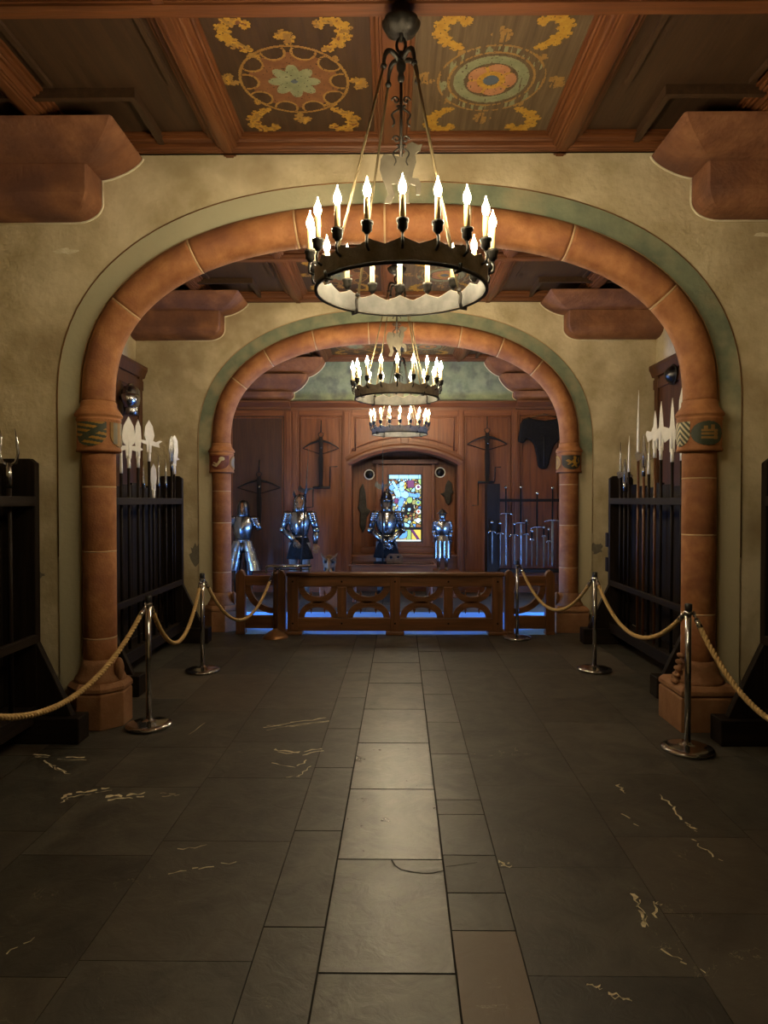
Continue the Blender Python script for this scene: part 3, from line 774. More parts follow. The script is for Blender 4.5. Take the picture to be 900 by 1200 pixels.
# ------------------------------------------------------------------ back wall: plaster frieze above oak panelling with an arched recess
def back_wall():
    y = WB; AX0, AX1, AZS, AZA, AYB = -.74, 1.12, 2.23, 2.477, 12.52
    def seg(n=20):
        w = (AX1 - AX0) / 2; c = (AX0 + AX1) / 2; h = AZA - AZS
        Rr = (w * w + h * h) / (2 * h); zc = AZA - Rr; a = math.asin(w / Rr)
        return [(c + Rr * math.sin(-a + 2 * a * i / n), zc + Rr * math.cos(-a + 2 * a * i / n)) for i in range(n + 1)], (c, zc, Rr, a)
    arc, (c, zc, Rr, aa) = seg()
    poly = [(-WX, 0), (-WX, 3.34), (WX, 3.34), (WX, 0), (AX1, 0)] + arc[::-1] + [(AX0, 0)]
    wall = MB().box(-WX, WX, y, y + .35, 3.34, ZC + .2).build('wall_back', 'frieze'); tag(wall, kind='structure')
    P_ = MB().prism(poly, y, y + .35).build('oak_boarding', 'panel_z', wall)
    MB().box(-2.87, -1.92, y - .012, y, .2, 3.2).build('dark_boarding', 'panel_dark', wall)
    # recess
    m = MB(); m.box(AX0 - .05, AX1 + .05, AYB, AYB + .05, 0, 3.3); m.box(AX0 - .05, AX0, y + .30, AYB, 0, 3.3); m.box(AX1, AX1 + .05, y + .30, AYB, 0, 3.3)
    m.box(AX0 - .05, AX1 + .05, y + .30, AYB, 2.6, 2.65)
    m.build('recess_lining', 'panel_z', wall)
    m = MB(); m.box(AX0, AX1, y + .05, AYB, .0, .60); m.box(AX0, AX1, y + .02, AYB, .60, .65); m.box(AX0 + .15, AX1 - .15, AYB - .16, AYB, .65, .76)
    m.build('recess_bench', 'panel_x', wall, bevel=.006)
    # stiles, rails
    m = MB()
    for x0, x1 in ((-3.0, -2.87), (-1.92, -1.66), (-.90, -.74), (1.12, 1.23), (2.06, 2.20), (2.88, 3.0)): m.box(x0, x1, y - .045, y, .16, 3.2)
    for x0, x1 in ((-1.88, -1.80), (-1.77, -1.70), (-.87, -.77), (1.145, 1.205), (2.10, 2.16)): m.box(x0, x1, y - .06, y - .045, .2, 3.15)
    m.build('stile', 'panel_z', wall, bevel=.006)
    m = MB()
    for x0, x1 in ((-2.87, -1.92), (-1.66, -.90), (1.23, 2.06), (2.20, 2.88)):
        m.box(x0, x1, y - .035, y, 3.09, 3.2); m.box(x0, x1, y - .035, y, .16, .34)
    m.box(-.74, 1.12, y - .035, y, 3.08, 3.2)
    m.build('panel_rail', 'panel_x', wall, bevel=.006)
    m = MB()
    def frame(x0, x1, z0, z1, w=.022):
        m.box(x0, x0 + w, y - .026, y, z0, z1); m.box(x1 - w, x1, y - .026, y, z0, z1); m.box(x0 + w, x1 - w, y - .026, y, z1 - w, z1); m.box(x0 + w, x1 - w, y - .026, y, z0, z0 + w)
    frame(-1.64, -.92, .36, 3.07); frame(1.25, 2.04, .36, 3.07); frame(2.22, 2.86, .36, 3.07); frame(-2.85, -1.94, .36, 3.07)
    m.build('panel_moulding', 'panel_z', wall, bevel=.005)
    # spandrel panels over the recess
    m = MB()
    for s in (-1, 1):
        pts = []
        for k in range(13):
            a = s * (.10 / Rr + (aa * .92 - .10 / Rr) * k / 12); pts.append((c + (Rr + .24) * math.sin(a), y - .02, zc + (Rr + .24) * math.cos(a)))
        xe = AX0 + .07 if s < 0 else AX1 - .07
        pts += [(xe, y - .02, pts[-1][2]), (xe, y - .02, 3.05), (c + s * .10, y - .02, 3.05), pts[0]]
        m.tube(pts, .014, 6)
    m.build('spandrel_moulding', 'panel_x', wall)
    m = MB()
    a1 = aa * 1.04
    rr = []
    for i in range(29):
        a = -a1 + 2 * a1 * i / 28; sn, cs = math.sin(a), math.cos(a)
        rr.append([(c + (Rr + d) * sn, y - o, zc + (Rr + d) * cs) for d, o in ((.0, -.05), (.0, .06), (.05, .09), (.09, .09), (.12, .07), (.17, .06), (.17, -.01))])
    m.rings(rr, smooth=False)
    m.build('arched_hood', 'beam_x', wall)
    MB().prism([(c - .06, AZA + .12), (c + .06, AZA + .12), (c + .075, AZA + .33), (c - .075, AZA + .33)], y - .10, y).build('keystone_block', 'beam_z', wall, bevel=.008)
    # cornice
    prof = [(y, 3.19), (y - .05, 3.19), (y - .055, 3.23), (y - .09, 3.26), (y - .13, 3.30), (y - .13, 3.335), (y, 3.345)]
    MB().prism(prof, -1.80, 2.12, 'x').build('cornice', 'beam_x', wall)
    p2 = [(a - .09 if a < y else a, z) for a, z in prof]
    MB().prism(p2, -WX, -1.80, 'x').build('cornice', 'beam_x', wall); MB().prism(p2, 2.12, WX, 'x').build('cornice', 'beam_x', wall)
    MB().box(-WX, AX0, y - .06, y, 0, .16).build('plinth_board', 'panel_x', wall); MB().box(AX1, WX, y - .06, y, 0, .16).build('plinth_board', 'panel_x', wall)
    # window frame in the recess
    yb = AYB
    x0, x1, z0, z1 = -.08, .50, .86, 2.075
    win = MB()
    for (fx0, fx1, fz0, fz1, d) in ((x0 - .20, x1 + .20, z0 - .13, z1 + .18, .05), ):
        w = .17
        win.box(fx0, fx0 + w, yb - .07, yb, fz0, fz1); win.box(fx1 - w, fx1, yb - .07, yb, fz0, fz1)
        win.box(fx0 + w, fx1 - w, yb - .07, yb, fz1 - w, fz1); win.box(fx0 + w, fx1 - w, yb - .07, yb, fz0, fz0 + .11)
    for xx in (x0 - .24, x1 + .20): win.box(xx, xx + .05, yb - .11, yb, z0 - .2, z1 + .26)
    win.box(x0 - .30, x1 + .31, yb - .13, yb, z1 + .20, z1 + .28); win.box(x0 - .30, x1 + .31, yb - .13, yb, z0 - .22, z0 - .15)
    wf = win.build('window_3', 'panel_z', bevel=.006); tag(wf, kind='structure')
    # leaded, backlit glass
    rnd = random.Random(5)
    names_ = ['lead', 'gl_paleblue', 'gl_blue', 'gl_deep', 'gl_gold', 'gl_green', 'gl_purple', 'gl_brown', 'gl_white', 'gl_olive', 'gl_red']
    LEAD, PB, BL, DP, GO, GR, PU, BR, WH, OL, RD = range(11)
    seeds = [(rnd.random(), rnd.random(), rnd.choice([OL, BR, GO, PU, GR, OL, DP, BR, PB, WH, PB, WH, OL, BL])) for _ in range(210)]
    def seg_d(x, y_, a, b):
        ax, ay = a; bx, by = b; dx, dy = bx - ax, by - ay
        t = max(0, min(1, ((x - ax) * dx + (y_ - ay) * dy) / (dx * dx + dy * dy)))
        return math.hypot(x - ax - dx * t, y_ - ay - dy * t)
    ASP = 0.95 / .58
    def region(u, v):
        Y_ = v * ASP                     # same unit both ways
        if v > .925: return (PB if int(u * 4.3) % 2 else PB, 100 + int(u * 3.2))
        q = lambda px, py: (px, py * ASP)
        def near(a, b, r): return seg_d(u, Y_, q(*a), q(*b)) < r
        if math.hypot(u - .40, Y_ - .84 * ASP + .02) < .085: return (PB, 1)
        if near((.40, .79), (.41, .72), .075): return (PB, 2)
        if near((.25, .74), (.12, .87), .045): return (PB, 3)
        if near((.22, .71), (.30, .62), .085): return (PB, 4)
        if near((.38, .66), (.52, .62), .11): return (PB, 5)
        if near((.55, .64), (.86, .60), .06): return (BL, 6)
        if math.hypot(u - .90, (v - .61) * ASP) < .085: return (BL, 16)
        if near((.40, .52), (.36, .44), .085): return (BL, 7)
        if near((.36, .42), (.33, .34), .055): return (BL, 8)
        if near((.43, .22), (.42, .10), .04): return (PB, 9)
        if near((.42, .07), (.60, .03), .055): return (PB, 10)
        if math.hypot(u - .65, (v - .52) * ASP) < .10: return (GR, 11)
        if math.hypot(u - .92, (v - .47) * ASP) < .085: return (DP if math.hypot(u - .92, (v - .47) * ASP) < .04 else GR, 12)
        if math.hypot(u - .93, (v - .30) * ASP) < .08: return (RD if math.hypot(u - .93, (v - .30) * ASP) < .04 else WH, 13)
        if math.hypot(u - .92, (v - .13) * ASP) < .08: return (WH, 14)
        if math.hypot(u - .92, (v - .77) * ASP) < .09: return (WH if math.hypot(u - .92, (v - .77) * ASP) > .05 else PU, 15)
        if math.hypot(u - .10, (v - .76) * ASP) < .10: return (BL, 17)
        if .58 < u < .80 and .76 < v < .90: return (PU, 18)
        if .18 < u < .30 and .46 < v < .56: return (PU, 19)
        if math.hypot(u - .64, (v - .34) * ASP) < .055: return (PB, 20)
        if .50 < u < .78 and .28 < v < .42: return (LEAD, 21)
        best = sorted((((u - sx) ** 2 + ((v - sy) * ASP) ** 2) ** .5, i) for i, (sx, sy, _) in enumerate(seeds))[:2]
        if best[1][0] - best[0][0] < .009: return (LEAD, -1)
        return (seeds[best[0][1]][2], 200 + best[0][1])
    def mk(nx, ny, X0, X1, Z0, Z1, regf, nm):
        grid = {}
        def g(i, j):
            if (i, j) not in grid: grid[(i, j)] = regf((i + .5) / nx, (j + .5) / ny)
            return grid[(i, j)]
        def cls(u, v):
            i, j = int(u * nx), int(v * ny); k = g(i, j)
            for di, dj in ((1, 0), (0, 1)):
                if i + di < nx and j + dj < ny and g(i + di, j + dj)[1] != k[1]: return LEAD
            return k[0]
        mm = MB(); mm.raster(nx, ny, lambda u, v: (X0 + (X1 - X0) * u, yb - .03, Z0 + (Z1 - Z0) * v), cls)
        ob = mm.build(nm, names_, wf, fix=False); md = ob.modifiers.new('thick', 'SOLIDIFY'); md.thickness = .006; md.offset = 0
        ob['label'] = 'backlit stained glass in pale blue, gold and purple'
    mk(74, 124, x0, x1, 1.12, z1, region, 'glass_pane')
    def low(u, v):
        if v < .16: return (WH, 1)
        x = (u - .42) / .16; yv = (v - .58) / .36
        if abs(x) < 1 and yv < .9 and (yv > 0 or x * x + yv * yv < 1): return (BL, 2)
        if abs((u - .82) - (.6 - v) * .25) < .045: return (PU, 3)
        if .55 < u < .70: return (GR, 4)
        if u > .72: return (GO, 5)
        return (GO if int(u * 9 + v * 3) % 3 else OL, 6 + int(u * 7))
    mk(74, 32, x0, x1, z0, 1.07, low, 'glass_pane')
    win = MB().box(x0 - .03, x1 + .03, yb - .05, yb - .015, 1.07, 1.12).build('glazing_bar', 'lead', wf)
    MB().box(x0 - .03, x1 + .03, yb - .012, yb - .008, z0 - .02, z1 + .02).build('glass_backing', 'lead', wf)
back_wall()

# round bosses in the recess
for x, z, lab in ((PX(432.7, 12.45), PZ(556, 12.45), 'dark round iron boss with bright rim, beside halberd bearing armour'), (PX(516, 12.45), PZ(553.5, 12.45), 'dark round iron boss with bright rim, above the small armour')):
    t = thing('wall_boss', (x, 12.52, z), lab, 'boss', 'round bosses in the recess')
    m = MB(); n0 = 0
    m.lathe([(.098, 0), (.098, .012), (.082, .018), (.078, .008)], (0, 0, 0), 28); m.xf(Matrix.Translation((x, 12.518, z)) @ Matrix.Rotation(PI / 2, 4, 'X'))
    m.build('rim', 'blade', t)
    m = MB(); m.lathe([(.078, .004), (.072, .03), (.052, .055), (.025, .068), (.012, .07), (.010, .082), (.001, .084)], (0, 0, 0), 24); m.xf(Matrix.Translation((x, 12.518, z)) @ Matrix.Rotation(PI / 2, 4, 'X'))
    m.build('dome', 'iron', t)
# dark hanging implements either side of the recess
def hanging(px, y0p, y1p, lab, s):
    Y = 12.36; x = PX(px, Y); za, zb = PZ(y0p, Y), PZ(y1p, Y); h = za - zb
    yb = 12.50
    x += 0
    poly = [(x, za), (x + s * .06, za - .12 * h), (x + s * .075, za - .40 * h), (x + s * .10, za - .50 * h), (x + s * .05, za - .58 * h), (x + s * .06, za - .85 * h), (x, zb), (x - s * .05, za - .9 * h), (x - s * .07, za - .68 * h), (x - s * .15, za - .55 * h), (x - s * .07, za - .50 * h), (x - s * .05, za - .2 * h)]
    o = MB().prism(poly, yb - .035, yb + .018).build('iron_gauntlet', 'iron', origin=(x, yb, zb), bevel=.012, seg=2)
    tag(o, lab, 'gauntlet', 'ironwork hanging in the recess')
hanging(425, 566, 625, 'dark iron gauntlet shape hanging low on recess side, behind the halberd', -1)
hanging(526, 562, 592, 'dark iron gauntlet shape hanging above the small armour', 1)

# ------------------------------------------------------------------ chandeliers
def make_chandelier(loc, label):
    X, Y, Z = loc                       # Z: lower rim of the ring
    t = thing('chandelier', (X, Y, Z), label, 'chandelier', 'iron ring chandeliers')
    N = 18; Rr = .42; sub = 8; n = N * sub
    lo_o, hi_o, lo_i, hi_i = [], [], [], []
    for i in range(n):
        a = -PI / 2 + 2 * PI * i / n
        ph = (i % sub) / sub; d = min(ph, 1 - ph) * 2
        h = .112 - .030 * (d ** .8)
        ca, sa = math.cos(a), math.sin(a)
        lo_o.append((X + Rr * ca, Y + Rr * sa, Z)); hi_o.append((X + (Rr + .006) * ca, Y + (Rr + .006) * sa, Z + h))
        hi_i.append((X + Rr * ca, Y + Rr * sa, Z + h)); lo_i.append((X + (Rr - .006) * ca, Y + (Rr - .006) * sa, Z))
    m = MB(); m.rings([lo_o, hi_o, hi_i, lo_i, lo_o], smooth=False, cap=False)
    ringo = m.build('ring', 'ironband', t)
    m = MB(); m.lathe([(Rr - .007, 0), (Rr - .007, -.006), (Rr + .007, -.006), (Rr + .008, .008), (Rr + .002, .010)], (X, Y, Z), 72, cap=False)
    m.build('rim', 'iron', t)
    # grey-white inner face of the band
    li, hi = [], []
    for i in range(n):
        a = -PI / 2 + 2 * PI * i / n; ph = (i % sub) / sub; d = min(ph, 1 - ph) * 2
        h = .108 - .030 * (d ** .8); q = Rr - .0085
        li.append((X + q * math.cos(a), Y + q * math.sin(a), Z + .002)); hi.append((X + (q + .005) * math.cos(a), Y + (q + .005) * math.sin(a), Z + h))
    o = MB().rings([li, hi], cap=False).build('ring_lining', 'whitepaint_l', t); o['label'] = 'pale grey inner face of the ring'
    rc = .447
    first = None
    for k in range(N):
        a = -PI / 2 + 2 * PI * k / N; cx, cy = X + rc * math.cos(a), Y + rc * math.sin(a)
        if first is None:
            c = MB().lathe([(.0135, .165), (.0135, .275), (.0120, .280), (.006, .281)], (cx, cy, Z), 12).build('candle', 'candle', t)
            s = MB(); s.lathe([(.004, .120), (.010, .122), (.016, .132), (.0225, .136), (.0225, .160), (.0275, .164), (.0275, .176), (.0245, .177), (.014, .172)], (cx, cy, Z), 16)
            e = Vector((math.cos(a), math.sin(a), 0))
            c0 = Vector((cx, cy, Z)); s.tube([c0 - e * .020 + Vector((0, 0, .060)), c0 + e * .004 + Vector((0, 0, .072)), c0 + e * .006 + Vector((0, 0, .095)), c0 + Vector((0, 0, .122))], .0065, 6)
            s.build('socket', 'iron', c)
            b = MB().lathe([(.0085, .279), (.0105, .286), (.0155, .297), (.0175, .309), (.0155, .322), (.0105, .335), (.0055, .347), (.0025, .360), (.0005, .370)], (cx, cy, Z), 12).build('bulb', 'bulb', c)
            first = c
        else:
            cc = copy_tree(first, Vector((0, 0, 0)), t)
            cc.rotation_euler.z = 2 * PI * k / N
    # crown, rods, hook chain
    zc = Z + 1.12
    for ang in (R(-36.5), R(53.5)):
        for s in (1, -1):
            a = PI / 2 + (-ang) if s == 1 else PI / 2 - ang + PI
            e = Vector((math.cos(a), math.sin(a), 0)); c0 = Vector((X, Y, 0))
            top = c0 + e * .105 + Vector((0, 0, zc - .05)); bot = c0 + e * (Rr - .035) + Vector((0, 0, Z + .06))
            MB().tube([top, top.lerp(bot, .5), bot], .0062, 8).build('tie_rod', 'rod', t)
            m = MB()
            m.tube([bot + Vector((0, 0, .02)), bot + e * .012 + Vector((0, 0, -.01)), bot + e * .006 + Vector((0, 0, -.045)), c0 + e * (Rr - .02) + Vector((0, 0, Z - .012)), c0 + e * (Rr + .012) + Vector((0, 0, Z - .012)), c0 + e * (Rr + .016) + Vector((0, 0, Z + .02))], .009, 8)
            m.ball(bot + Vector((0, 0, .02)), .014, n=8, m=6)
            m.build('hook', 'iron', t)
            m = MB()
            pts = []
            for k in range(9):
                q = k / 8; rr_ = .012 + .093 * math.sin(PI / 2 * q); pts.append(c0 + e * rr_ + Vector((0, 0, zc + .012 + .035 * math.sin(PI * q) - .065 * q * q)))
            m.tube(pts, [.012] * 6 + [.010, .009, .008], 8)
            m.ball(pts[-1], .016, n=8, m=6)
            m.build('crown_arm', 'iron', t)
    m = MB(); m.lathe([(.004, -.10), (.014, -.09), (.018, -.07), (.012, -.05), (.02, -.035), (.024, -.01), (.014, .02), (.02, .035), (.010, .055), (.003, .06)], (X, Y, zc), 14)
    m.build('hub', 'iron', t)
    # two chain links
    m = MB()
    for k, (zz, ax) in enumerate(((zc + .085, 0), (zc + .145, 1))):
        pts = [(X + (.022 * math.cos(q) if ax == 0 else 0), Y + (.022 * math.cos(q) if ax else 0), zz + .036 * math.sin(q)) for q in [2 * PI * i / 16 for i in range(17)]]
        m.tube(pts, .0075, 8)
    m.build('chain', 'iron', t)
    # gadrooned ceiling boss
    m = MB(); rr = []; zt = ZC - .002
    for k in range(9):
        q = k / 8; r0 = .088 * math.cos(PI / 2 * q * .93); z0 = zt - .082 - .065 * math.sin(PI / 2 * q)
        rr.append([(X + r0 * (1 + .09 * abs(math.cos(4 * a))) * math.cos(a), Y + r0 * (1 + .09 * abs(math.cos(4 * a))) * math.sin(a), z0) for a in [2 * PI * i / 48 for i in range(48)]])
    rr.insert(0, [(X + .050 * math.cos(2 * PI * i / 48), Y + .050 * math.sin(2 * PI * i / 48), zt - .05) for i in range(48)]); rr.insert(0, [(X + .045 * math.cos(2 * PI * i / 48), Y + .045 * math.sin(2 * PI * i / 48), zt) for i in range(48)])
    m.rings(rr); m.tube([(X, Y, zt - .14), (X, Y, zc + .17)], .012, 8)
    m.build('ceiling_boss', 'iron', t)
    # scrolled drop rod
    m = MB(); m.tube([(X, Y, zc - .09), (X, Y, zc - .46)], .0075, 8)
    for s in (-1, 1):
        for zz, q in ((zc - .21, .045), (zc - .40, .036)):
            pts = [(X + s * (.004 + q * (k / 12) + .012 * math.sin(k)), Y, zz - .10 * (k / 12) ** 1.2 + .09 * (1 - (k / 12)) * (k / 12)) for k in range(13)]
            m.tube(pts, .0055, 6)
            pts = [(X + s * (q * .35 + .020 * (1 - k / 18) * math.cos(k * .5) + .01), Y, zz + .028 + .020 * (1 - k / 18) * math.sin(k * .5)) for k in range(15)]
            m.tube(pts, .0045, 6)
    m.build('scrolled_drop', 'iron', t)
    # sheet metal beast hanging in the ring's axis
    z1 = zc - .44
    poly = [(-.100, -.03), (-.085, -.005), (-.03, -.012), (0, -.02), (.02, .005), (.03, .045), (.055, .055), (.085, .038), (.105, .045), (.095, .015), (.07, -.005), (.075, -.04), (.060, -.09), (.055, -.12), (.085, -.125), (.100, -.15), (.095, -.205), (.075, -.205), (.072, -.16), (.045, -.15), (.035, -.18), (.040, -.245), (.008, -.245), (.005, -.19), (-.02, -.15), (-.045, -.15), (-.03, -.20), (-.05, -.245), (-.085, -.245), (-.062, -.20), (-.090, -.13), (-.105, -.08)]
    poly = [(X + a, z1 + b) for a, b in poly]
    MB().prism(poly, Y - .004, Y + .004).build('sheet_metal_beast', 'tin', t)
    return t
M['whitepaint_l'] = mat('pale_ring_lining', (0.040, 0.039, 0.034), (0.085, 0.082, 0.072), 0.6, scale=16)
def rebase_candles(): pass
# candles rotate about the chandelier axis: build at the axis
ch1 = make_chandelier((0, 3.38, 2.632), 'nearest black iron ring chandelier with electric candles, hanging before the first arch')
ch2 = copy_tree(ch1, Vector((.01, 6.88, 2.625))); ch2['label'] = 'middle iron ring chandelier with electric candles, between the two arches'
ch3 = copy_tree(ch1, Vector((.085, 10.40, 2.615))); ch3['label'] = 'farthest iron ring chandelier with electric candles, before the panelled back wall'

# ------------------------------------------------------------------ weapon racks and pole arms
def rack(s, y0, y1, label, brk=False):
    t = thing('weapon_rack', (s * 2.5, (y0 + y1) / 2, 0), label, 'weapon rack', 'dark oak weapon racks')
    U = lambda u: s * u
    for y in (y0, y1):
        MB().box(U(2.10), U(2.84), y - .08, y + .08, 0, .17).build('foot', 'rack_x', t, bevel=.008)
        poly = [(U(2.40), .17), (U(2.66), .17), (U(2.66), 1.84), (U(2.64), 1.88), (U(2.44), 1.88), (U(2.40), 1.85)]
        MB().prism(poly, y - .03, y + .03).build('end_board', 'rack_z', t, bevel=.006)
        MB().prism([(U(2.40), .66), (U(2.40), .17), (U(2.17), .17), (U(2.20), .24)], y - .028, y + .028).build('brace', 'rack_z', t, bevel=.005)
    a, b = y0 + .03, y1 - .03
    MB().box(U(2.395), U(2.425), a, b, 1.565, 1.63).build('top_rail', 'rack_y', t, bevel=.005)
    MB().box(U(2.395), U(2.425), a, b, .655, .715).build('middle_rail', 'rack_y', t, bevel=.005)
    MB().box(U(2.40), U(2.62), a, b, .19, .23).build('tray', 'rack_y', t, bevel=.005)
    MB().box(U(2.395), U(2.42), a, b, .13, .24).build('tray_lip', 'rack_y', t, bevel=.005)
    m = MB(); nb = 9
    for k in range(nb):
        ya = a + (b - a) * k / nb; m.box(U(2.62), U(2.645), ya + .003, ya + (b - a) / nb - .003, .24, 1.74 + .02 * ((k * 7) % 3))
    m.build('back_boards', 'rack_z', t)
    if brk:
        for z in (1.08, .80): MB().box(U(2.39), U(2.45), y1 + .03, y1 + .10, z, z + .16).build('hinge_block', 'rack_z', t, bevel=.006)
    return t
rack(-1, 2.45, 4.50, 'dark oak weapon rack nearest the camera, left, holding a fork')
rack(1, 2.45, 4.50, 'dark oak weapon rack nearest the camera at right, foot beam beside square plinth')
rack(-1, 5.57, 7.66, 'dark oak weapon rack between the arches, left, full of pole arms')
rack(1, 5.57, 7.66, 'dark oak weapon rack between the arches, right, full of pole arms', True)

HEADS = {
 'partisan': [(0, 1.0), (.09, .78), (.13, .50), (.10, .36), (.05, .30), (.20, .30), (.27, .22), (.17, .17), (.06, .20), (.045, 0), (-.045, 0), (-.06, .20), (-.17, .17), (-.27, .22), (-.20, .30), (-.05, .30), (-.10, .36), (-.13, .50), (-.09, .78)],
 'bill': [(0, 1.0), (.075, .80), (.11, .52), (.08, .36), (.14, .32), (.22, .38), (.27, .36), (.20, .28), (.22, .16), (.10, .20), (.05, .22), (.045, 0), (-.045, 0), (-.05, .24), (-.14, .28), (-.16, .38), (-.06, .36), (-.10, .52), (-.075, .80)],
 'spear': [(0, 1.0), (.05, .80), (.065, .45), (.045, .25), (.04, 0), (-.04, 0), (-.045, .25), (-.065, .45), (-.05, .80)],
 'glaive': [(.01, 1.0), (.075, .82), (.09, .45), (.075, .28), (.13, .22), (.05, .18), (.045, 0), (-.045, 0), (-.05, .18), (-.075, .30), (-.085, .6), (-.06, .88)],
 'spike': [(0, 1.0), (.026, .5), (.04, .08), (.04, 0), (-.04, 0), (-.04, .08), (-.026, .5)],
 'halberd': [(0, 1.0), (.025, .80), (.045, .48), (.06, .44), (.17, .48), (.20, .40), (.15, .18), (.05, .26), (.05, 0), (-.05, 0), (-.05, .24), (-.13, .20), (-.20, .28), (-.14, .36), (-.06, .40), (-.045, .48), (-.025, .80)],
}
def polearm(kind, base, ztop, zb, label, group, shaft='rack_z', head='blade', rs=.014, flip=1, cat=None, scale_w=1.0):
    x, y, z0 = base
    t = thing(kind if kind in ('partisan', 'halberd', 'spear', 'glaive', 'bill') else 'pike', base, label, cat or ('pike' if kind == 'spike' else kind), group)
    MB().tube([(x, y, z0), (x, y, (z0 + zb) / 2), (x, y, zb)], rs, 8).build('shaft', shaft, t)
    h = ztop - zb
    pts = [(x + flip * a * .42 * scale_w, zb + b * h) for a, b in HEADS[kind]]
    if kind == 'spike':
        MB().tube([(x, y, zb - .05), (x, y, zb), (x, y, zb + h * .5), (x, y, ztop)], [rs * 1.15, rs * 1.1, rs * .7, .002], 8).build('head', head, t)
    else:
        m = MB().prism(pts, y - .005, y + .005); m.tube([(x, y, zb - .09), (x, y, zb + .05 * h)], rs * 1.25, 8)
        m.tube([(x, y, zb), (x, y, zb + .9 * h)], [.010, .003], 6)
        rz = PI / 4 if x < 0 else -PI / 4
        m.xf(Matrix.Translation((x, y, 0)) @ Matrix.Rotation(rz, 4, 'Z') @ Matrix.Translation((-x, -y, 0)))
        m.build('head', head, t)
    return t
def ordn(k): return ['first', 'second', 'third', 'fourth', 'fifth', 'sixth', 'seventh', 'eighth', 'ninth', 'tenth', 'eleventh', 'twelfth'][k]
LEFT = [(141, 503, 548, 'spike', 'pale', 'slim pale pike'), (150, 488, 537, 'partisan', 'b', 'broad white winged partisan'), (161, 491, 537, 'spear', 'b', 'narrow white spear'),
        (167, 540, 566, 'spike', 'd', 'short steel pike'), (174, 492, 530, 'bill', 'b', 'white hooked bill'), (179, 543, 575, 'spear', 'b', 'low bright spear'),
        (185, 533, 566, 'spike', 'd', 'thin dark pike'), (193.5, 538, 566, 'spike', 'd', 'thin low dark pike'), (200.5, 510, 542, 'spear', 'd', 'dark narrow spear'), (206, 510, 546, 'glaive', 'b', 'white single edged glaive')]
for k, (px, ya, yb, kd, hd, nm) in enumerate(LEFT):
    Y = (2.47 + CX) * F / (VX - px)
    Y = min(Y, 7.58)
    polearm(kd, (-2.47, Y, .23), PZ(ya, Y), PZ(yb, Y), '%s, %s from the column in the left middle rack' % (nm, ordn(k)), 'pole arms in the left middle rack',
            head={'b': 'blade', 'pale': 'blade', 'd': 'steel'}[hd], scale_w=1.22)
RIGHT = [(797, 455, 528, 'spear', 'b', 'tall pale spear half behind the column'), (786, 467, 530, 'halberd', 'b', 'white halberd with broad axe'), (773, 471, 528, 'halberd', 'b', 'white halberd with slim point'), (766, 482, 526, 'halberd', 'b', 'lower white halberd'),
         (759, 517, 550, 'spike', 'b', 'short pale pike'), (753, 509, 548, 'halberd', 'd', 'grey halberd'), (746.5, 458, 528, 'spike', 'b', 'very long pale pike'), (736, 511, 548, 'spike', 'b', 'pale thin pike'), (731, 538, 566, 'halberd', 'd', 'low grey halberd'), (726, 518, 552, 'spike', 'd', 'thin reddish lit pike')]
for k, (px, ya, yb, kd, hd, nm) in enumerate(RIGHT):
    Y = (2.47 - CX) * F / (px - VX)
    Y = min(Y, 7.58)
    polearm(kd, (2.47, Y, .23), PZ(ya, Y), PZ(yb, Y), '%s, %s from the column in the right middle rack' % (nm, ordn(k)), 'pole arms in the right middle rack',
            head={'b': 'blade', 'd': 'steel'}[hd], shaft='rail_z' if k in (3, 5, 6) else 'rack_z', flip=-1, scale_w=1.10)
# military fork in the nearest left rack
Y = 4.29; X = -2.47
t = thing('military_fork', (X, Y, .23), 'steel two pronged fork standing in the nearest left rack', 'fork')
MB().tube([(X, Y, .23), (X, Y, 1.78)], .016, 8).build('shaft', 'rack_z', t)
m = MB(); m.tube([(X, Y, 1.68), (X, Y, 1.84)], [.020, .016], 8)
for s in (-1, 1):
    m.tube([(X, Y, 1.82), (X + s * .045, Y, 1.845), (X + s * .058, Y, 1.90), (X + s * .048, Y, 2.0), (X + s * (.058 if s < 0 else .04), Y, 2.06)], [.010, .011, .010, .008, .002], 8)
m.build('fork_head', 'steel', t)

# helmets on the side panelling
def wall_helmet():
    x, y, z = -2.99, 7.68, PZ(466, 7.68)
    t = thing('visored_helmet', (x, y, z - .18), 'grey steel visored helmet hung on the left side panelling', 'helmet')
    m = MB()
    m.rings([[(x + rx * math.cos(a), y + ry * math.sin(a), z + dz) for a in [2 * PI * k / 20 for k in range(20)]] for rx, ry, dz in ((.085, .09, -.20), (.075, .08, -.15), (.085, .10, -.08), (.10, .13, 0), (.10, .125, .07), (.07, .09, .12), (.02, .03, .145))])
    m.build('skull', 'armour', t)
    m = MB(); m.rings([[(x + .01 + rx * math.cos(a), y - .03 + ry * math.sin(a), z + dz) for a in [2 * PI * k / 16 for k in range(16)]] for rx, ry, dz in ((.06, .10, -.12), (.09, .15, -.06), (.10, .17, .0), (.085, .12, .035))])
    m.build('visor', 'steel', t)
    MB().tube([(x, y - .12, z + .05), (x, y - .06, z + .14), (x, y + .04, z + .16), (x, y + .11, z + .08)], .014, 8).build('comb', 'armour', t)
    MB().box(-3.11, x - .04, y - .02, y + .02, z - .02, z + .02).build('bracket', 'iron', t)
wall_helmet()
y = 7.73; x = 3.17; z = PZ(440, y)
t = thing('round_shield', (x, y, z - .1), 'small black iron round shield hung on the right side panelling', 'shield')
m = MB(); m.lathe([(.105, 0), (.108, .014), (.098, .03), (.075, .062), (.045, .085), (.02, .095), (.001, .097)], (0, 0, 0), 28); m.xf(Matrix.Translation((x - .035, y, z)) @ Matrix.Rotation(-PI / 2, 4, 'Y')); m.build('bowl', 'armour_dark', t)
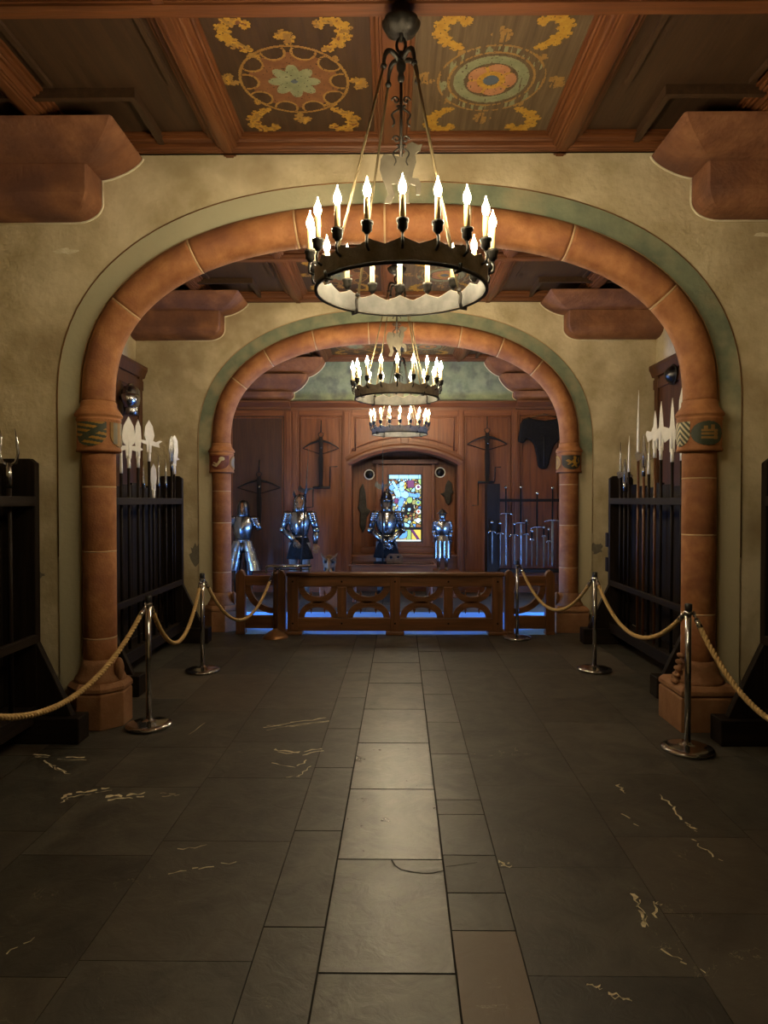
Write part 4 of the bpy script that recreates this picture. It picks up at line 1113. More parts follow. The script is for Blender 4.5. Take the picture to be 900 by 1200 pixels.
m = MB(); m.lathe([(.104, 0), (.116, .004), (.116, .012), (.106, .016)], (0, 0, 0), 28); m.xf(Matrix.Translation((x - .035, y, z)) @ Matrix.Rotation(-PI / 2, 4, 'Y')); m.build('rim', 'iron', t)

# ------------------------------------------------------------------ stanchions and ropes
def stanchion(x, y, h, label):
    t = thing('rope_stanchion', (x, y, 0), label, 'stanchion', 'chrome rope stanchions')
    c = (x, y, 0)
    MB().lathe([(.150, 0), (.160, .006), (.162, .016), (.155, .026), (.120, .034), (.06, .042), (.030, .048), (.022, .060)], c, 40).build('base', 'chrome', t)
    MB().lathe([(.019, .045), (.019, h - .06)], c, 20).build('pole', 'chrome', t)
    MB().lathe([(.0195, h - .075), (.026, h - .072), (.026, h - .052), (.0195, h - .048)], c, 20).build('collar', 'chrome', t)
    MB().lathe([(.021, h - .048), (.023, h - .04), (.023, h - .004), (.018, h), (.002, h + .001)], c, 20).build('cap', 'black', t)
    return t
S = dict(L1=(-1.765, 4.78, .93), L2=(-1.816, 6.34, .925), R1=(1.85, 4.35, .945), R2=(1.872, 6.41, .93), R3=(1.415, 7.885, .91), L0=(-1.80, 2.60, .93), R0=(2.05, 2.75, .93))
stanchion(*S['L1'], 'chrome rope stanchion standing beside the striped shield column')
stanchion(*S['L2'], 'chrome rope stanchion before the left middle rack')
stanchion(*S['R1'], 'nearest chrome rope stanchion, by square plinth of the right column')
stanchion(*S['R2'], 'chrome rope stanchion before the right middle rack')
stanchion(*S['R3'], 'chrome rope stanchion in front of the sword rack and barrier')

def rope(a, b, sag, label, ends=(True, True), cut=None):
    a, b = Vector(a), Vector(b)
    t = thing('barrier_rope', (a + b) / 2 - Vector((0, 0, sag)), label, 'rope', 'hemp barrier ropes')
    n = 150
    def c(q): return a.lerp(b, q) - Vector((0, 0, 4 * sag * q * (1 - q)))
    L = sum((c((i + 1) / n) - c(i / n)).length for i in range(n))
    m = MB(); q0, q1 = .03, .97
    for k in range(3):
        pts = []
        for i in range(n + 1):
            q = q0 + (q1 - q0) * i / n; p = c(q); tn = (c(min(q + .01, 1)) - c(max(q - .01, 0))).normalized()
            u = tn.orthogonal() if abs(tn.z) > .95 else tn.cross(Vector((0, 0, 1))); u.normalize(); w = tn.cross(u)
            ph = 2 * PI * (L * q / .085) + 2 * PI * k / 3
            pts.append(p + (u * math.cos(ph) + w * math.sin(ph)) * .0085)
        m.tube(pts, .0095, 6)
    m.build('rope_strands', 'rope', t)
    for e, q, s in ((ends[0], 0, 1), (ends[1], 1, -1)):
        if not e: continue
        p = c(q); p2 = c(q + s * .045)
        m = MB(); m.tube([p.lerp(p2, .35), p2], [.015, .0175], 12); d = (p2 - p).normalized()
        rg = [p + Vector((d.x, d.y, 0)).normalized() * .012 * math.cos(v) + Vector((0, 0, .016 * math.sin(v))) for v in [2 * PI * i / 12 for i in range(13)]]
        m.tube(rg, .004, 6); m.tube([p, p.lerp(p2, .4)], .006, 8)
        m.build('end_hook', 'chrome', t)
    return t
def hook(k, dx, dy):
    x, y, h = S[k]; return (x + dx, y + dy, h - .062)
rope(hook('L1', -.005, -.036), (S['L0'][0] - .1, S['L0'][1], .87), .37, 'hemp rope from the left column stanchion out past the left picture edge')
rope(hook('L1', 0, .036), hook('L2', 0, -.036), .42, 'hemp rope hanging before the left middle rack, between two stanchions')
rope(hook('L2', .01, .036), (-1.425, 7.84, .74), .45, 'hemp rope hanging from left stanchion to the brown information stand')
rope(hook('R1', .02, -.036), (S['R0'][0] + .05, S['R0'][1], .87), .45, 'hemp rope from the nearest right stanchion out past the right picture edge')
rope(hook('R1', 0, .036), hook('R2', 0, -.036), .33, 'hemp rope hanging before the right middle rack, between two stanchions')
rope(hook('R2', -.01, .036), hook('R3', .034, -.01), .40, 'hemp rope from right stanchion to the one before the barrier')

# information stand with a bell foot and a chrome edged tilted plate
X, Y = -1.40, 7.92
t = thing('information_stand', (X, Y, 0), 'brown metal stand with bell foot and flat chrome edged plate, left of barrier', 'stand')
MB().lathe([(.150, 0), (.152, .008), (.125, .035), (.07, .075), (.032, .095), (.026, .11)], (X, Y, 0), 32).build('bell_foot', 'bronze', t)
MB().lathe([(.027, .10), (.027, .74), (.032, .745), (.032, .77), (.02, .78)], (X, Y, 0), 16).build('pole', 'bronze', t)
m = MB(); m.box(PX(313, 7.9), PX(364, 7.9), Y - .14, Y + .09, .835, .85)
m.build('plate', 'steel', t)
m = MB(); x0, x1 = PX(312, 7.8), PX(365, 7.8)
m.tube([(x0, Y - .15, .77), (x0, Y - .15, .83), (x0 + .02, Y - .15, .85), (x1, Y - .15, .852)], .011, 8)
m.tube([(x0 + .15, Y - .13, .78), (x0 + .15, Y - .13, .84)], .008, 8); m.tube([(x1 - .03, Y - .13, .78), (x1 - .03, Y - .13, .84)], .006, 8)
m.tube([(X, Y, .77), (X, Y, .835)], .016, 8); m.tube([(X, Y, .80), (x1 - .03, Y, .80), (x1 - .03, Y, .84)], .008, 8)
m.build('chrome_edge', 'chrome', t)

# ------------------------------------------------------------------ oak barriers
def arc_strip(m, cx, cz, r0, r1, a0, a1, y0, y1, n=16):
    rr = []
    for i in range(n + 1):
        a = a0 + (a1 - a0) * i / n; ca, sa = math.cos(a), math.sin(a)
        rr.append([(cx + r0 * ca, y0, cz + r0 * sa), (cx + r1 * ca, y0, cz + r1 * sa), (cx + r1 * ca, y1, cz + r1 * sa), (cx + r0 * ca, y1, cz + r0 * sa)])
    m.rings(rr, smooth=False)
def main_barrier():
    Y = 8.13
    t = thing('oak_barrier', (0, Y, 0), 'long low oak barrier with four pierced tracery panels across the hall', 'barrier')
    x0, x1 = -1.285, 1.285
    MB().box(x0 - .015, x1 + .015, Y - .07, Y + .07, .70, .745).build('hand_rail', 'rail_x', t, bevel=.012)
    MB().box(x0 + .02, x1 - .02, Y - .045, Y + .045, .575, .70).build('top_rail', 'rail_x', t, bevel=.005)
    MB().box(x0 + .02, x1 - .02, Y - .045, Y + .045, .048, .20).build('bottom_rail', 'rail_x', t, bevel=.005)
    for x, w in ((x0 + .065, .13), (0.0, .12), (x1 - .065, .13)):
        MB().box(x - w / 2, x + w / 2, Y - .055, Y + .055, .045, .70).build('post', 'rail_z', t, bevel=.006)
        MB().box(x - w / 2 - .05, x + w / 2 + .05, Y - .085, Y + .10, 0, .045).build('foot', 'rail_x', t, bevel=.01)
    for x in (-.635, .635): MB().box(x - .055, x + .055, Y - .05, Y + .05, .205, .575).build('upright', 'rail_z', t, bevel=.005)
    for a, b in ((x0 + .13, -.69), (-.58, -.06), (.06, .58), (.69, x1 - .13)):
        c = (a + b) / 2; w = (b - a) / 2; m = MB()
        zt, zb = .575, .205; h = (zt - zb) / 2
        for s in (1, -1):
            zc = zt if s == 1 else zb
            rr = []
            for i in range(19):
                q = PI * i / 18; ca, sa = math.cos(q), math.sin(q)
                ro, ri = 1.0, .70
                rr.append([(c + w * ri * ca, Y - .03, zc - s * (h - .062) * sa), (c + w * ro * ca, Y - .03, zc - s * (h + .012) * sa), (c + w * ro * ca, Y + .03, zc - s * (h + .012) * sa), (c + w * ri * ca, Y + .03, zc - s * (h - .062) * sa)])
            m.rings(rr, smooth=False)
            for k in (-1, 1):   # small cusps
                m.prism([(c + k * w * .42, zc - s * (h - .070)), (c + k * w * .28, zc - s * (h - .085)), (c + k * w * .35, zc - s * (h - .14))], Y - .02, Y + .02)
        m.build('tracery', 'rail_x', t)
    m = MB()
    for x in (-1.22, -.635, 0, .635, 1.22):
        for z in (.64, .14): m.tube([(x, Y - .062, z), (x, Y - .048, z)], .012, 8)
    m.build('peg', 'rack_x', t)
main_barrier()
def side_barrier(xa, xb, Y, label, s):
    t = thing('oak_barrier', ((xa + xb) / 2, Y, 0), label, 'barrier', 'short oak barrier ends')
    for x in (xa + .055, xb - .055):
        w = .055
        poly = [(x - w, .03), (x + w, .03), (x + w, .70), (x + w * .5, .755), (x, .775), (x - w * .6, .755), (x - w, .72)]
        MB().prism(poly, Y - .05, Y + .05).build('post', 'rail_z', t, bevel=.005)
        MB().box(x - .058, x + .058, Y - .055, Y + .055, 0, .035).build('foot', 'rail_x', t, bevel=.006)
    MB().box(xa + .11, xb - .11, Y - .04, Y + .04, .58, .70).build('top_rail', 'rail_x', t, bevel=.005)
    MB().box(xa + .11, xb - .11, Y - .04, Y + .04, .07, .22).build('bottom_rail', 'rail_x', t, bevel=.005)
    m = MB(); a, b = xa + .11, xb - .11; w = b - a
    cx = (b - .02) if s > 0 else (a + .02)
    rr = []
    for i in range(21):
        q = (PI + PI * .5 * i / 20)
        if s < 0: q = 1.5 * PI + PI * .5 * i / 20
        ca, sa = math.cos(q), math.sin(q); cxx = b if s > 0 else a
        rr.append([(cxx + w * f * ca, Y + d, .58 + .33 * f * sa) for f, d in ((.82, -.025), (1.02, -.025), (1.02, .025), (.82, .025))])
    m.rings(rr, smooth=False)
    m.build('tracery', 'rail_x', t)
side_barrier(-1.91, -1.315, 8.165, 'short oak barrier end joining the long barrier to left column', 1)
side_barrier(1.315, 1.91, 8.165, 'short oak barrier end joining the long barrier to right column', -1)

# ------------------------------------------------------------------ armours
def ell(cx, cy, z, rx, ry, n=24, ridge=0.0, sq=2.0):
    out = []
    for k in range(n):
        a = 2 * PI * k / n; c, s_ = math.cos(a), math.sin(a)
        x = rx * math.copysign(abs(c) ** (2 / sq), c); y = ry * math.copysign(abs(s_) ** (2 / sq), s_)
        if s_ < 0: y -= ridge * max(0, 1 - abs(x) / (rx * .75))
        out.append((cx + x, cy + y, z))
    return out
def hand(m, w, d, curl=.5, s=1, k=1.0):
    """w wrist point, d direction of the fingers"""
    w = Vector(w); d = Vector(d).normalized(); side = d.cross(Vector((0, -1, 0))); side = side.normalized() if side.length > .1 else Vector((1, 0, 0)); nrm = side.cross(d)
    L = .085 * k
    m.tube([w, w + d * L * .5, w + d * L], [.024 * k, .038 * k, .036 * k], 10, flat=.5, up=nrm)
    for i, (o, l) in enumerate(((-.030, .062), (-.010, .074), (.010, .070), (.029, .055))):
        b = w + d * L * .9 + side * o * k; l *= k
        m.tube([b, b + d * l * .5 - nrm * l * .12 * curl, b + d * l * .85 - nrm * l * .5 * curl, b + d * l * .95 - nrm * l * .8 * curl], [.0095 * k, .009 * k, .008 * k, .005 * k], 7)
    b = w + d * L * .3 - side * .032 * k * s
    m.tube([b, b + d * .03 * k - side * .028 * k * s - nrm * .01 * k, b + d * .065 * k - side * .028 * k * s - nrm * .028 * k], [.012 * k, .011 * k, .007 * k], 7)

def armour(x, y, z0, H, label, style):
    k = H / 1.74
    t = thing('suit_of_armour', (x, y, z0), label, 'suit of armour', 'suits of armour')
    Pt = lambda a, b, c: (x + a * k, y + b * k, z0 + c * k)
    wd_ = style.get('wide', 1.0)
    E = lambda cz, rx, ry, cy=0, ridge=0, sq=2.0, cx=0, n=24: ell(x + cx * k * wd_, y + cy * k, z0 + cz * k, rx * k * (wd_ if cz < 1.47 else 1.0), ry * k, n, ridge * k, sq)
    A = style['mat']; D = style.get('dark', 'armour_dark')
    # breastplate
    MB().rings([E(1.02, .135, .100), E(1.06, .140, .11, 0, .015), E(1.15, .165, .122, -.01, .055), E(1.25, .185, .132, -.012, .06), E(1.33, .185, .125, -.005, .045), E(1.41, .165, .105, 0, .015), E(1.455, .11, .085)]).build('breastplate', A, t)
    m = MB()
    m.rings([E(1.44, .115, .095), E(1.475, .092, .085, -.005), E(1.51, .082, .082, -.01)]); m.build('gorget', A, t)
    # roll at arm holes and waist belt
    MB().rings([E(1.005, .140, .105), E(1.02, .148, .113), E(1.035, .140, .105)]).build('waist_flange', A, t)
    sk = style['skirt']
    if sk == 'tassets':
        for s in (-1, 1):
            m = MB()
            for j in range(3):
                za = 1.01 - j * .17; wb = .105 + .014 * j; cx = s * (.078 + .045 * j)
                m.rings([E(za, wb * .92, .085 + .010 * j, -.02, .01, 2.2, cx, 18), E(za - .09, wb, .100 + .010 * j, -.025, .012, 2.2, cx + s * .02, 18), E(za - .18, wb * 1.03, .105 + .012 * j, -.025, .012, 2.2, cx + s * .04, 18)], cap=False)
            m.build('tasset', A, t)
        m = MB(); m.rings([E(.98, .06, .07, -.05), E(.86, .055, .07, -.05), E(.80, .03, .05, -.05)]); m.build('mail_skirt', D, t)
    elif sk == 'cloth':
        m = MB(); rr = []
        for j in range(7):
            q = j / 6; z = 1.01 - .36 * q; r0 = .145 + .075 * q
            rr.append([(x + k * r0 * (1 + .05 * q * math.sin(9 * a)) * math.cos(a), y + k * (r0 * .78) * (1 + .05 * q * math.sin(9 * a)) * math.sin(a), z0 + k * z) for a in [2 * PI * i / 48 for i in range(48)]])
        m.rings(rr); m.build('cloth_skirt', 'cloth', t)
    else:
        m = MB()
        for j in range(3):
            za = 1.01 - j * .05; m.rings([E(za, .145 + .014 * j, .11 + .012 * j), E(za - .055, .165 + .014 * j, .128 + .012 * j)], cap=False)
        m.build('fauld', A, t)
        for s in (-1, 1):
            m = MB()
            for j in range(4):
                za = .87 - j * .125; m.rings([E(za, .088, .095, -.015, .01, 2.0, s * .094, 16), E(za - .132, .096, .102, -.015, .01, 2.0, s * .098, 16)], cap=False)
            m.build('tasset', A, t)
    # legs
    for s in (-1, 1):
        lm = style.get('leg', A)
        if lm is None: continue
        MB().tube([Pt(s * .095, 0, .92), Pt(s * .105, -.01, .70), Pt(s * .108, -.025, .50), Pt(s * .11, .0, .30), Pt(s * .115, .005, .07)], [.088 * k, .082 * k, .062 * k, .062 * k, .042 * k], 14).build('leg', lm, t)
        if style.get('knee'):
            m = MB(); m.ball(Pt(s * .108, -.05, .50), .062 * k, .05 * k, .07 * k, 12, 8); m.ball(Pt(s * .165, -.02, .50), .02 * k, .05 * k, .05 * k, 10, 6); m.build('knee_cop', A, t)
        m = MB(); m.rings([[(x + k * (s * .115 + w * math.cos(a)), y + k * (yy), z0 + k * (h0 + hh * math.sin(a))) for a in [2 * PI * i / 14 for i in range(14)]] for yy, w, h0, hh in ((.06, .032, .04, .038), (.02, .046, .055, .053), (-.06, .048, .042, .040), (-.14, .045, .03, .028), (-.185, .015, .022, .018))])
        m.build('sabaton', style.get('shoe', A), t)
    # arms
    for s in (-1, 1):
        el, wr = style['arms'][0 if s < 0 else 1]
        sh = Vector((s * .205, 0, 1.395)); el = Vector(el); wr = Vector(wr)
        m = MB()
        for j in range(4):   # pauldron lames
            m.ball(Pt(s * (.195 + .012 * j), -.005, 1.405 - .035 * j), (.085 - .004 * j) * k, (.095 - .006 * j) * k, .052 * k, 16, 8)
        m.build('pauldron', A, t)
        m = MB(); m.tube([Pt(*(sh - Vector((0, 0, .06)))), Pt(*sh.lerp(el, .55)), Pt(*el)], [.062 * k, .060 * k, .052 * k], 12); m.build('upper_arm', style.get('arm', A), t)
        if style.get('short'): continue
        m = MB(); m.ball(Pt(*el), .062 * k, .062 * k, .062 * k, 12, 8); m.ball(Pt(el.x + s * .04, el.y, el.z), .022 * k, .06 * k, .055 * k, 10, 6); m.build('elbow_cop', A, t)
        m = MB(); m.tube([Pt(*el), Pt(*el.lerp(wr, .45)), Pt(*wr)], [.050 * k, .056 * k, .038 * k], 12); m.build('vambrace', A, t)
        hm, hd = style['hands'][0 if s < 0 else 1]
        m = MB()
        if hm in ('carved', 'carved_brown'): hand(m, Pt(*wr), hd, .6, s, k * 1.1)
        else:
            hand(m, Pt(*wr), hd, 1.0, s, k * 1.15); dv = Vector(hd).normalized() * .02
            m.tube([Pt(*(wr - dv * 3)), Pt(*(wr + dv))], [.056 * k, .040 * k], 12)
        m.build('hand' if hm.startswith('carved') else 'gauntlet', hm, t)
    # head
    hs = style['helm']; zt = 1.74
    if hs == 'bascinet':      # open hood with swept ears round a carved face
        m = MB(); rr = []
        for cz, rx, ry, cy in ((1.46, .125, .10, .0), (1.50, .108, .105, .01), (1.57, .110, .12, .02), (1.64, .108, .12, .02), (1.70, .08, .095, .02), (1.735, .03, .04, .02)):
            ring = []
            for i in range(28):
                op_ = style.get('open', 38); a = -PI / 2 + R(op_) + (2 * PI - R(2 * op_)) * i / 27 if 1.52 < cz < 1.69 else -PI / 2 + R(12) + (2 * PI - R(24)) * i / 27
                ring.append((x + k * rx * math.cos(a), y + k * (cy + ry * math.sin(a)), z0 + k * cz))
            rr.append(ring)
        m.rings(rr, closed=False, cap=False)
        o = m.build('helmet', D if style.get('dark_helm') else A, t); md = o.modifiers.new('thick', 'SOLIDIFY'); md.thickness = .008
        m = MB()
        for s in (-1, 1):
            m.tube([Pt(s * .07, .02, 1.68), Pt(s * .095, .01, 1.74), Pt(s * .085, -.01, 1.80)], [.03 * k, .022 * k, .003 * k], 8)
        if style.get('ears'): m.build('helmet_ear', D, t)
    elif hs == 'kettle':
        m = MB(); m.rings([E(1.655, .165, .165), E(1.665, .168, .168), E(1.70, .105, .12), E(1.75, .085, .10), E(1.775, .04, .05), E(1.785, .012, .012), E(1.81, .010, .010)]); m.build('kettle_hat', D, t)
        m = MB(); m.rings([E(1.46, .06, .07), E(1.50, .085, .10, -.01, .02), E(1.58, .098, .115, -.012, .03), E(1.66, .10, .115, -.005, .015)]); m.build('face_guard', A, t)
    else:                     # sallet / burgonet with open face
        m = MB(); m.rings([E(1.60, .112, .135, .01), E(1.63, .113, .135, .01), E(1.70, .10, .12, .01), E(1.76, .07, .085, .01), E(1.79, .02, .03, .01)]); m.build('helmet', D, t)
        m = MB(); m.tube([Pt(0, -.13, 1.66), Pt(0, -.09, 1.75), Pt(0, 0, 1.815), Pt(0, .09, 1.77), Pt(0, .14, 1.66)], [.010 * k, .014 * k, .016 * k, .014 * k, .010 * k], 8); m.build('comb', A, t)
        m = MB(); m.rings([E(1.625, .125, .16, -.03, .03), E(1.635, .125, .16, -.03, .03), E(1.645, .110, .135, -.01)]); m.build('peak', A, t)
        m = MB()
        for s in (-1, 1): m.rings([E(1.48, .020, .05, 0, 0, 2, s * .075, 10), E(1.55, .020, .065, 0, 0, 2, s * .088, 10), E(1.62, .018, .06, 0, 0, 2, s * .095, 10)])
        m.build('cheek_guard', D, t)
    if style.get('face'):
        fm = style['face']
        m = MB(); m.rings([E(1.45, .045, .05, 0), E(1.49, .055, .065, -.01), E(1.51, .055, .078, -.015), E(1.55, .068, .090, -.01), E(1.60, .074, .092, -.005), E(1.65, .074, .085, 0), E(1.69, .05, .06, 0)])
        m.ball(Pt(0, -.105, 1.575), .014 * k, .020 * k, .026 * k, 8, 6)
        m.ball(Pt(0, -.095, 1.525), .024 * k, .010 * k, .007 * k, 8, 5)
        fo = m.build('carved_face', fm, t)
        m = MB()
        for s in (-1, 1): m.ball(Pt(s * .028, -.088, 1.60), .013 * k, .010 * k, .007 * k, 8, 5)
        m.build('eye', 'rack_z', fo)
    return t
YA = 11.25
armour(PX(284.5, YA), YA, 0.0, 1.62, 'steel half armour with wide flared tassets beside the left column', dict(mat='armour', dark='armour_dark', skirt='tassets', leg='armour_dark', arms=[((-.30, -.02, 1.20), (0, 0, 0)), ((.30, -.02, 1.20), (0, 0, 0))], short=True, helm='bascinet', dark_helm=True, open=16, face='carved', hands=None))
armour(PX(351, YA), YA, 0.0, 1.72, 'suit of armour with black cloth skirt and carved wooden face, holding halberd', dict(mat='armour', skirt='cloth', leg='hose', shoe='cloth', arms=[((-.275, .0, 1.14), (-.06, -.20, .97)), ((.275, .0, 1.13), (.265, -.04, .90))], helm='bascinet', ears=True, face='carved', hands=[('carved_brown', (.5, -.3, -.6)), ('carved', (.02, -.1, -1))]))
XA3 = PX(453, 11.55)
armour(XA3, 11.55, 0.0, 1.72, 'suit of armour with crossed forearms standing before the stained glass', dict(mat='armour', dark='armour_dark', skirt='cloth', leg='hose', shoe='armour_dark', arms=[((-.27, -.02, 1.12), (-.02, -.22, .92)), ((.27, -.02, 1.12), (.05, -.23, .93))], arm='armour_dark', helm='burgonet', face='carved', hands=[('armour', (.55, -.1, -.5)), ('armour', (-.5, -.1, -.6))]))
ZP = .44
XA4 = PX(518.5, 11.4)
armour(XA4, 11.4, ZP, .995, 'small child sized armour with brimmed kettle hat standing on a plinth', dict(mat='armour', dark='armour_dark', skirt='fauld', leg='armour', shoe='carved_brown', knee=False, wide=1.3, arms=[((-.25, .0, 1.14), (-.21, -.06, .92)), ((.25, .0, 1.14), (.21, -.06, .92))], arm='armour_dark', helm='kettle', hands=[('armour_dark', (0, -.1, -1)), ('armour_dark', (0, -.1, -1))]))
m = MB().box(XA4 - .26, XA4 + .26, 11.19, 11.60, 0, ZP - .03); o = m.build('wooden_plinth', 'panel_x', origin=(XA4, 11.4, 0), bevel=.01)
tag(o, 'low dark wooden plinth under the small armour, behind the barrier', 'plinth')
MB().box(XA4 - .29, XA4 + .29, 11.16, 11.63, ZP - .03, ZP - .001).build('plinth_top', 'panel_x', o, bevel=.006)

# halberds held by the two armours
def held_halberd(px, pyt, pyb, Y, ztip, label, x2=None, y2=None):
    x = PX(px, Y); zb = PZ(pyb, Y); zt = PZ(pyt, Y)
    t = thing('halberd', (x, Y, 0), label, 'halberd', 'halberds of the armours')
    dx = (x2 - x) if x2 is not None else 0.0; dy = (y2 - Y) if y2 is not None else 0.0
    def at(z): q = z / ztip; return Vector((x + dx * q, Y + dy * q, z))
    MB().tube([at(.0), at(zb)], .014, 8).build('shaft', 'rack_z', t)
    m = MB(); c = at((zb + zt) / 2); h = zt - zb
    P2 = [(a_ * .8, b_) for a_, b_ in [(-.03, .10), (-.10, .20), (-.17, .46), (-.15, .80), (-.11, 1.0), (-.09, .70), (-.02, .55), (.03, .62), (.10, .70), (.17, .55), (.12, .50), (.05, .36), (.02, .15)]]
    m.prism([(c.x + a, zb + b * h) for a, b in P2], c.y - .006, c.y + .006)
    m.build('axe_head', 'armour_dark', t)
    MB().tube([at(zb - .12), at(zb + h), at(ztip)], [.016, .011, .002], 8).build('spike', 'armour_dark', t)
held_halberd(350, 568, 579, 10.98, PZ(522, 11.0), 'halberd held upright by the black skirted armour', x2=PX(361.5, 11.0), y2=11.05)
held_halberd(448.5, 563, 575, 11.28, PZ(520, 11.28), 'halberd held upright before the stained glass window')

# glass topped table case before the recess, with a wooden block on it
X0, X1, Yf, Yb_, Zt = -.71, .66, 10.60, 11.10, .615
t = thing('display_table', ((X0 + X1) / 2, (Yf + Yb_) / 2, 0), 'low dark display table with shiny glass top before the recess', 'table')
MB().box(X0, X1, Yf, Yb_, Zt - .035, Zt - .008).build('table_top', 'panel_x', t, bevel=.006)
MB().box(X0 + .03, X1 - .03, Yf + .03, Yb_ - .03, Zt - .008, Zt).build('glass_top', mat('dark_glass', (.012, .012, .013), None, .06, spec=.7), t)
MB().box(X0 + .05, X1 - .05, Yf + .04, Yb_ - .04, Zt - .16, Zt - .035).build('case', 'panel_x', t)
for x in (X0 + .08, X1 - .08):
    for y in (Yf + .07, Yb_ - .07): MB().lathe([(.03, 0), (.035, .02), (.022, .10), (.028, .25), (.022, .38), (.034, .46)], (x, y, 0), 14).build('leg', 'panel_z', t)
xb = PX(462.5, 10.85)
poly = [(-.13, 0), (-.13, .09), (-.085, .14), (.085, .14), (.13, .09), (.13, 0)]
m = MB()
m.raster(52, 28, lambda u, v: (xb - .13 + .26 * u, 10.83, Zt + .14 * v), lambda u, v: 0 if inpoly(-.13 + .26 * u, .14 * v, poly) and min((u - .28) ** 2 * 3.4 + (v - .62) ** 2, (u - .72) ** 2 * 3.4 + (v - .62) ** 2) > .030 else None)
o = m.build('yoke_block', 'carved_brown', origin=(xb, 10.86, Zt), fix=False); md = o.modifiers.new('thick', 'SOLIDIFY'); md.thickness = .09; md.offset = 0
tag(o, 'small wooden block with two round holes lying on the display table', 'block')

# carved wooden mask on a post behind the barrier
X, Y, Zm = PX(386, 10.3), 10.3, .48
t = thing('carved_wooden_mask', (X, Y, Zm), 'carved brown wooden head with slanting brow tufts, left of the display table', 'carving')
m = MB()
def E2(cz, rx, ry, cy=0, ridge=0): return ell(X, Y + cy, Zm + cz, rx, ry, 20, ridge)
m.rings([E2(0, .10, .07), E2(.04, .082, .07, 0, .02), E2(.10, .088, .075, 0, .03), E2(.17, .10, .075, 0, .035), E2(.23, .105, .07, 0, .03), E2(.28, .075, .055), E2(.30, .02, .03)])
hd = m.build('head', 'carved_brown', t)
m = MB()
for s_ in (-1, 1):
    m.ball((X + s_ * .058, Y - .070, Zm + .20), .034, .022, .026, 10, 7); m.ball((X + s_ * .060, Y - .066, Zm + .09), .024, .02, .03, 10, 7)
m.build('eye_hollow', 'black', hd)
for s_ in (-1, 1):
    m = MB(); m.tube([(X + s_ * .012, Y - .10, Zm + .225), (X + s_ * .05, Y - .095, Zm + .245), (X + s_ * .095, Y - .07, Zm + .285), (X + s_ * .125, Y - .05, Zm + .335)], [.018, .021, .019, .006], 10); m.build('brow_tuft', 'carved_brown', t)
m = MB(); m.tube([(X, Y - .095, Zm + .25), (X, Y - .125, Zm + .17), (X, Y - .115, Zm + .09)], [.020, .026, .014], 10); m.build('snout', 'carved', t)
m = MB()
for s_ in (-1, 1): m.tube([(X + s_ * .012, Y - .10, Zm + .10), (X + s_ * .04, Y - .095, Zm + .05), (X + s_ * .085, Y - .085, Zm + .0)], [.016, .018, .014], 8)
m.build('tusk', 'carved', t)
o = MB().box(X - .14, X + .14, Y - .12, Y + .12, 0, Zm - .03).build('wooden_pedestal', 'panel_z', origin=(X, Y, 0), bevel=.008); tag(o, 'dark square wooden pedestal carrying the carved head', 'pedestal')
MB().box(X - .16, X + .16, Y - .14, Y + .14, Zm - .03, Zm - .001).build('pedestal_top', 'panel_x', o, bevel=.005)

# ------------------------------------------------------------------ crossbows on the panelling
def crossbow(px, py, span, h, Y, label, crank, dim=False):
    x = PX(px, Y); z = PZ(py, Y); k = Y / F
    W = span / 2 * k; H = h * k
    t = thing('crossbow', (x, Y, z), label, 'crossbow', 'crossbows on the panelling')
    n = 22; pts = []; rd = []
    for i in range(n + 1):
        q = -1 + 2 * i / n; pts.append((x + W * q, Y - .055, z - .13 * abs(q) ** 1.7)); rd.append(.022 - .012 * abs(q))
    MB().tube(pts, rd, 8).build('bow', 'iron', t)
    MB().tube([(x - W, Y - .055, z - .13), (x - .03, Y - .06, z - .225), (x + .03, Y - .06, z - .225), (x + W, Y - .055, z - .13)], .007, 6).build('string', 'rack_z', t)
    st = [[(x + sx * w, Y - .05 + sy * d, z + dz) for sx, sy in ((-1, -1), (1, -1), (1, 1), (-1, 1))] for w, d, dz in ((.028, .035, .07), (.034, .040, -.02), (.030, .036, -.25), (.040, .040, -.30), (.036, .036, -.55), (.030, .03, -H + .05), (.042, .03, -H))]
    MB().rings(st, smooth=False).build('stock', 'rack_z', t, bevel=.006)
    m = MB(); m.tube([(x - .012, Y - .05, z + .06), (x - .045, Y - .05, z + .10), (x - .045, Y - .05, z + .13), (x, Y - .05, z + .155), (x + .045, Y - .05, z + .13), (x + .045, Y - .05, z + .10), (x + .012, Y - .05, z + .06)], .008, 6)
    m.build('stirrup', 'iron', t)
    MB().tube([(x, Y - .05, z + .15), (x + .004, Y - .03, z + .36)], [.012, .009], 6).build('hanging_bar', 'iron', t)
    m = MB(); m.tube([(x + .012, Y - .09, z - .10), (x + .012, Y - .09, z - .135)], .014, 8); m.build('nut', 'steel', t)
    m = MB()
    if crank == 'both':
        m.tube([(x - .14, Y - .06, z - H - .02), (x + .16, Y - .06, z - H - .02)], .022, 8)
        m.tube([(x + .155, Y - .06, z - H - .02), (x + .16, Y - .07, z - H + .34), (x + .29, Y - .07, z - H + .345)], .011, 6)
        m.tube([(x - .135, Y - .06, z - H - .02), (x - .14, Y - .07, z - H - .36), (x - .27, Y - .07, z - H - .375)], .011, 6)
    elif crank == 'left':
        m.tube([(x - .16, Y - .06, z - H + .02), (x + .12, Y - .06, z - H + .02)], .022, 8)
        m.tube([(x - .155, Y - .06, z - H + .02), (x - .16, Y - .07, z - H - .38), (x - .26, Y - .07, z - H - .385)], .011, 6)
        m.tube([(x + .13, Y - .06, z - H + .02), (x + .14, Y - .07, z - H + .28), (x + .24, Y - .07, z - H + .28)], .011, 6)
    else:
        m.tube([(x - .05, Y - .06, z - H), (x + .05, Y - .06, z - H)], .02, 8)
    m.build('crank', 'iron', t)
    return t
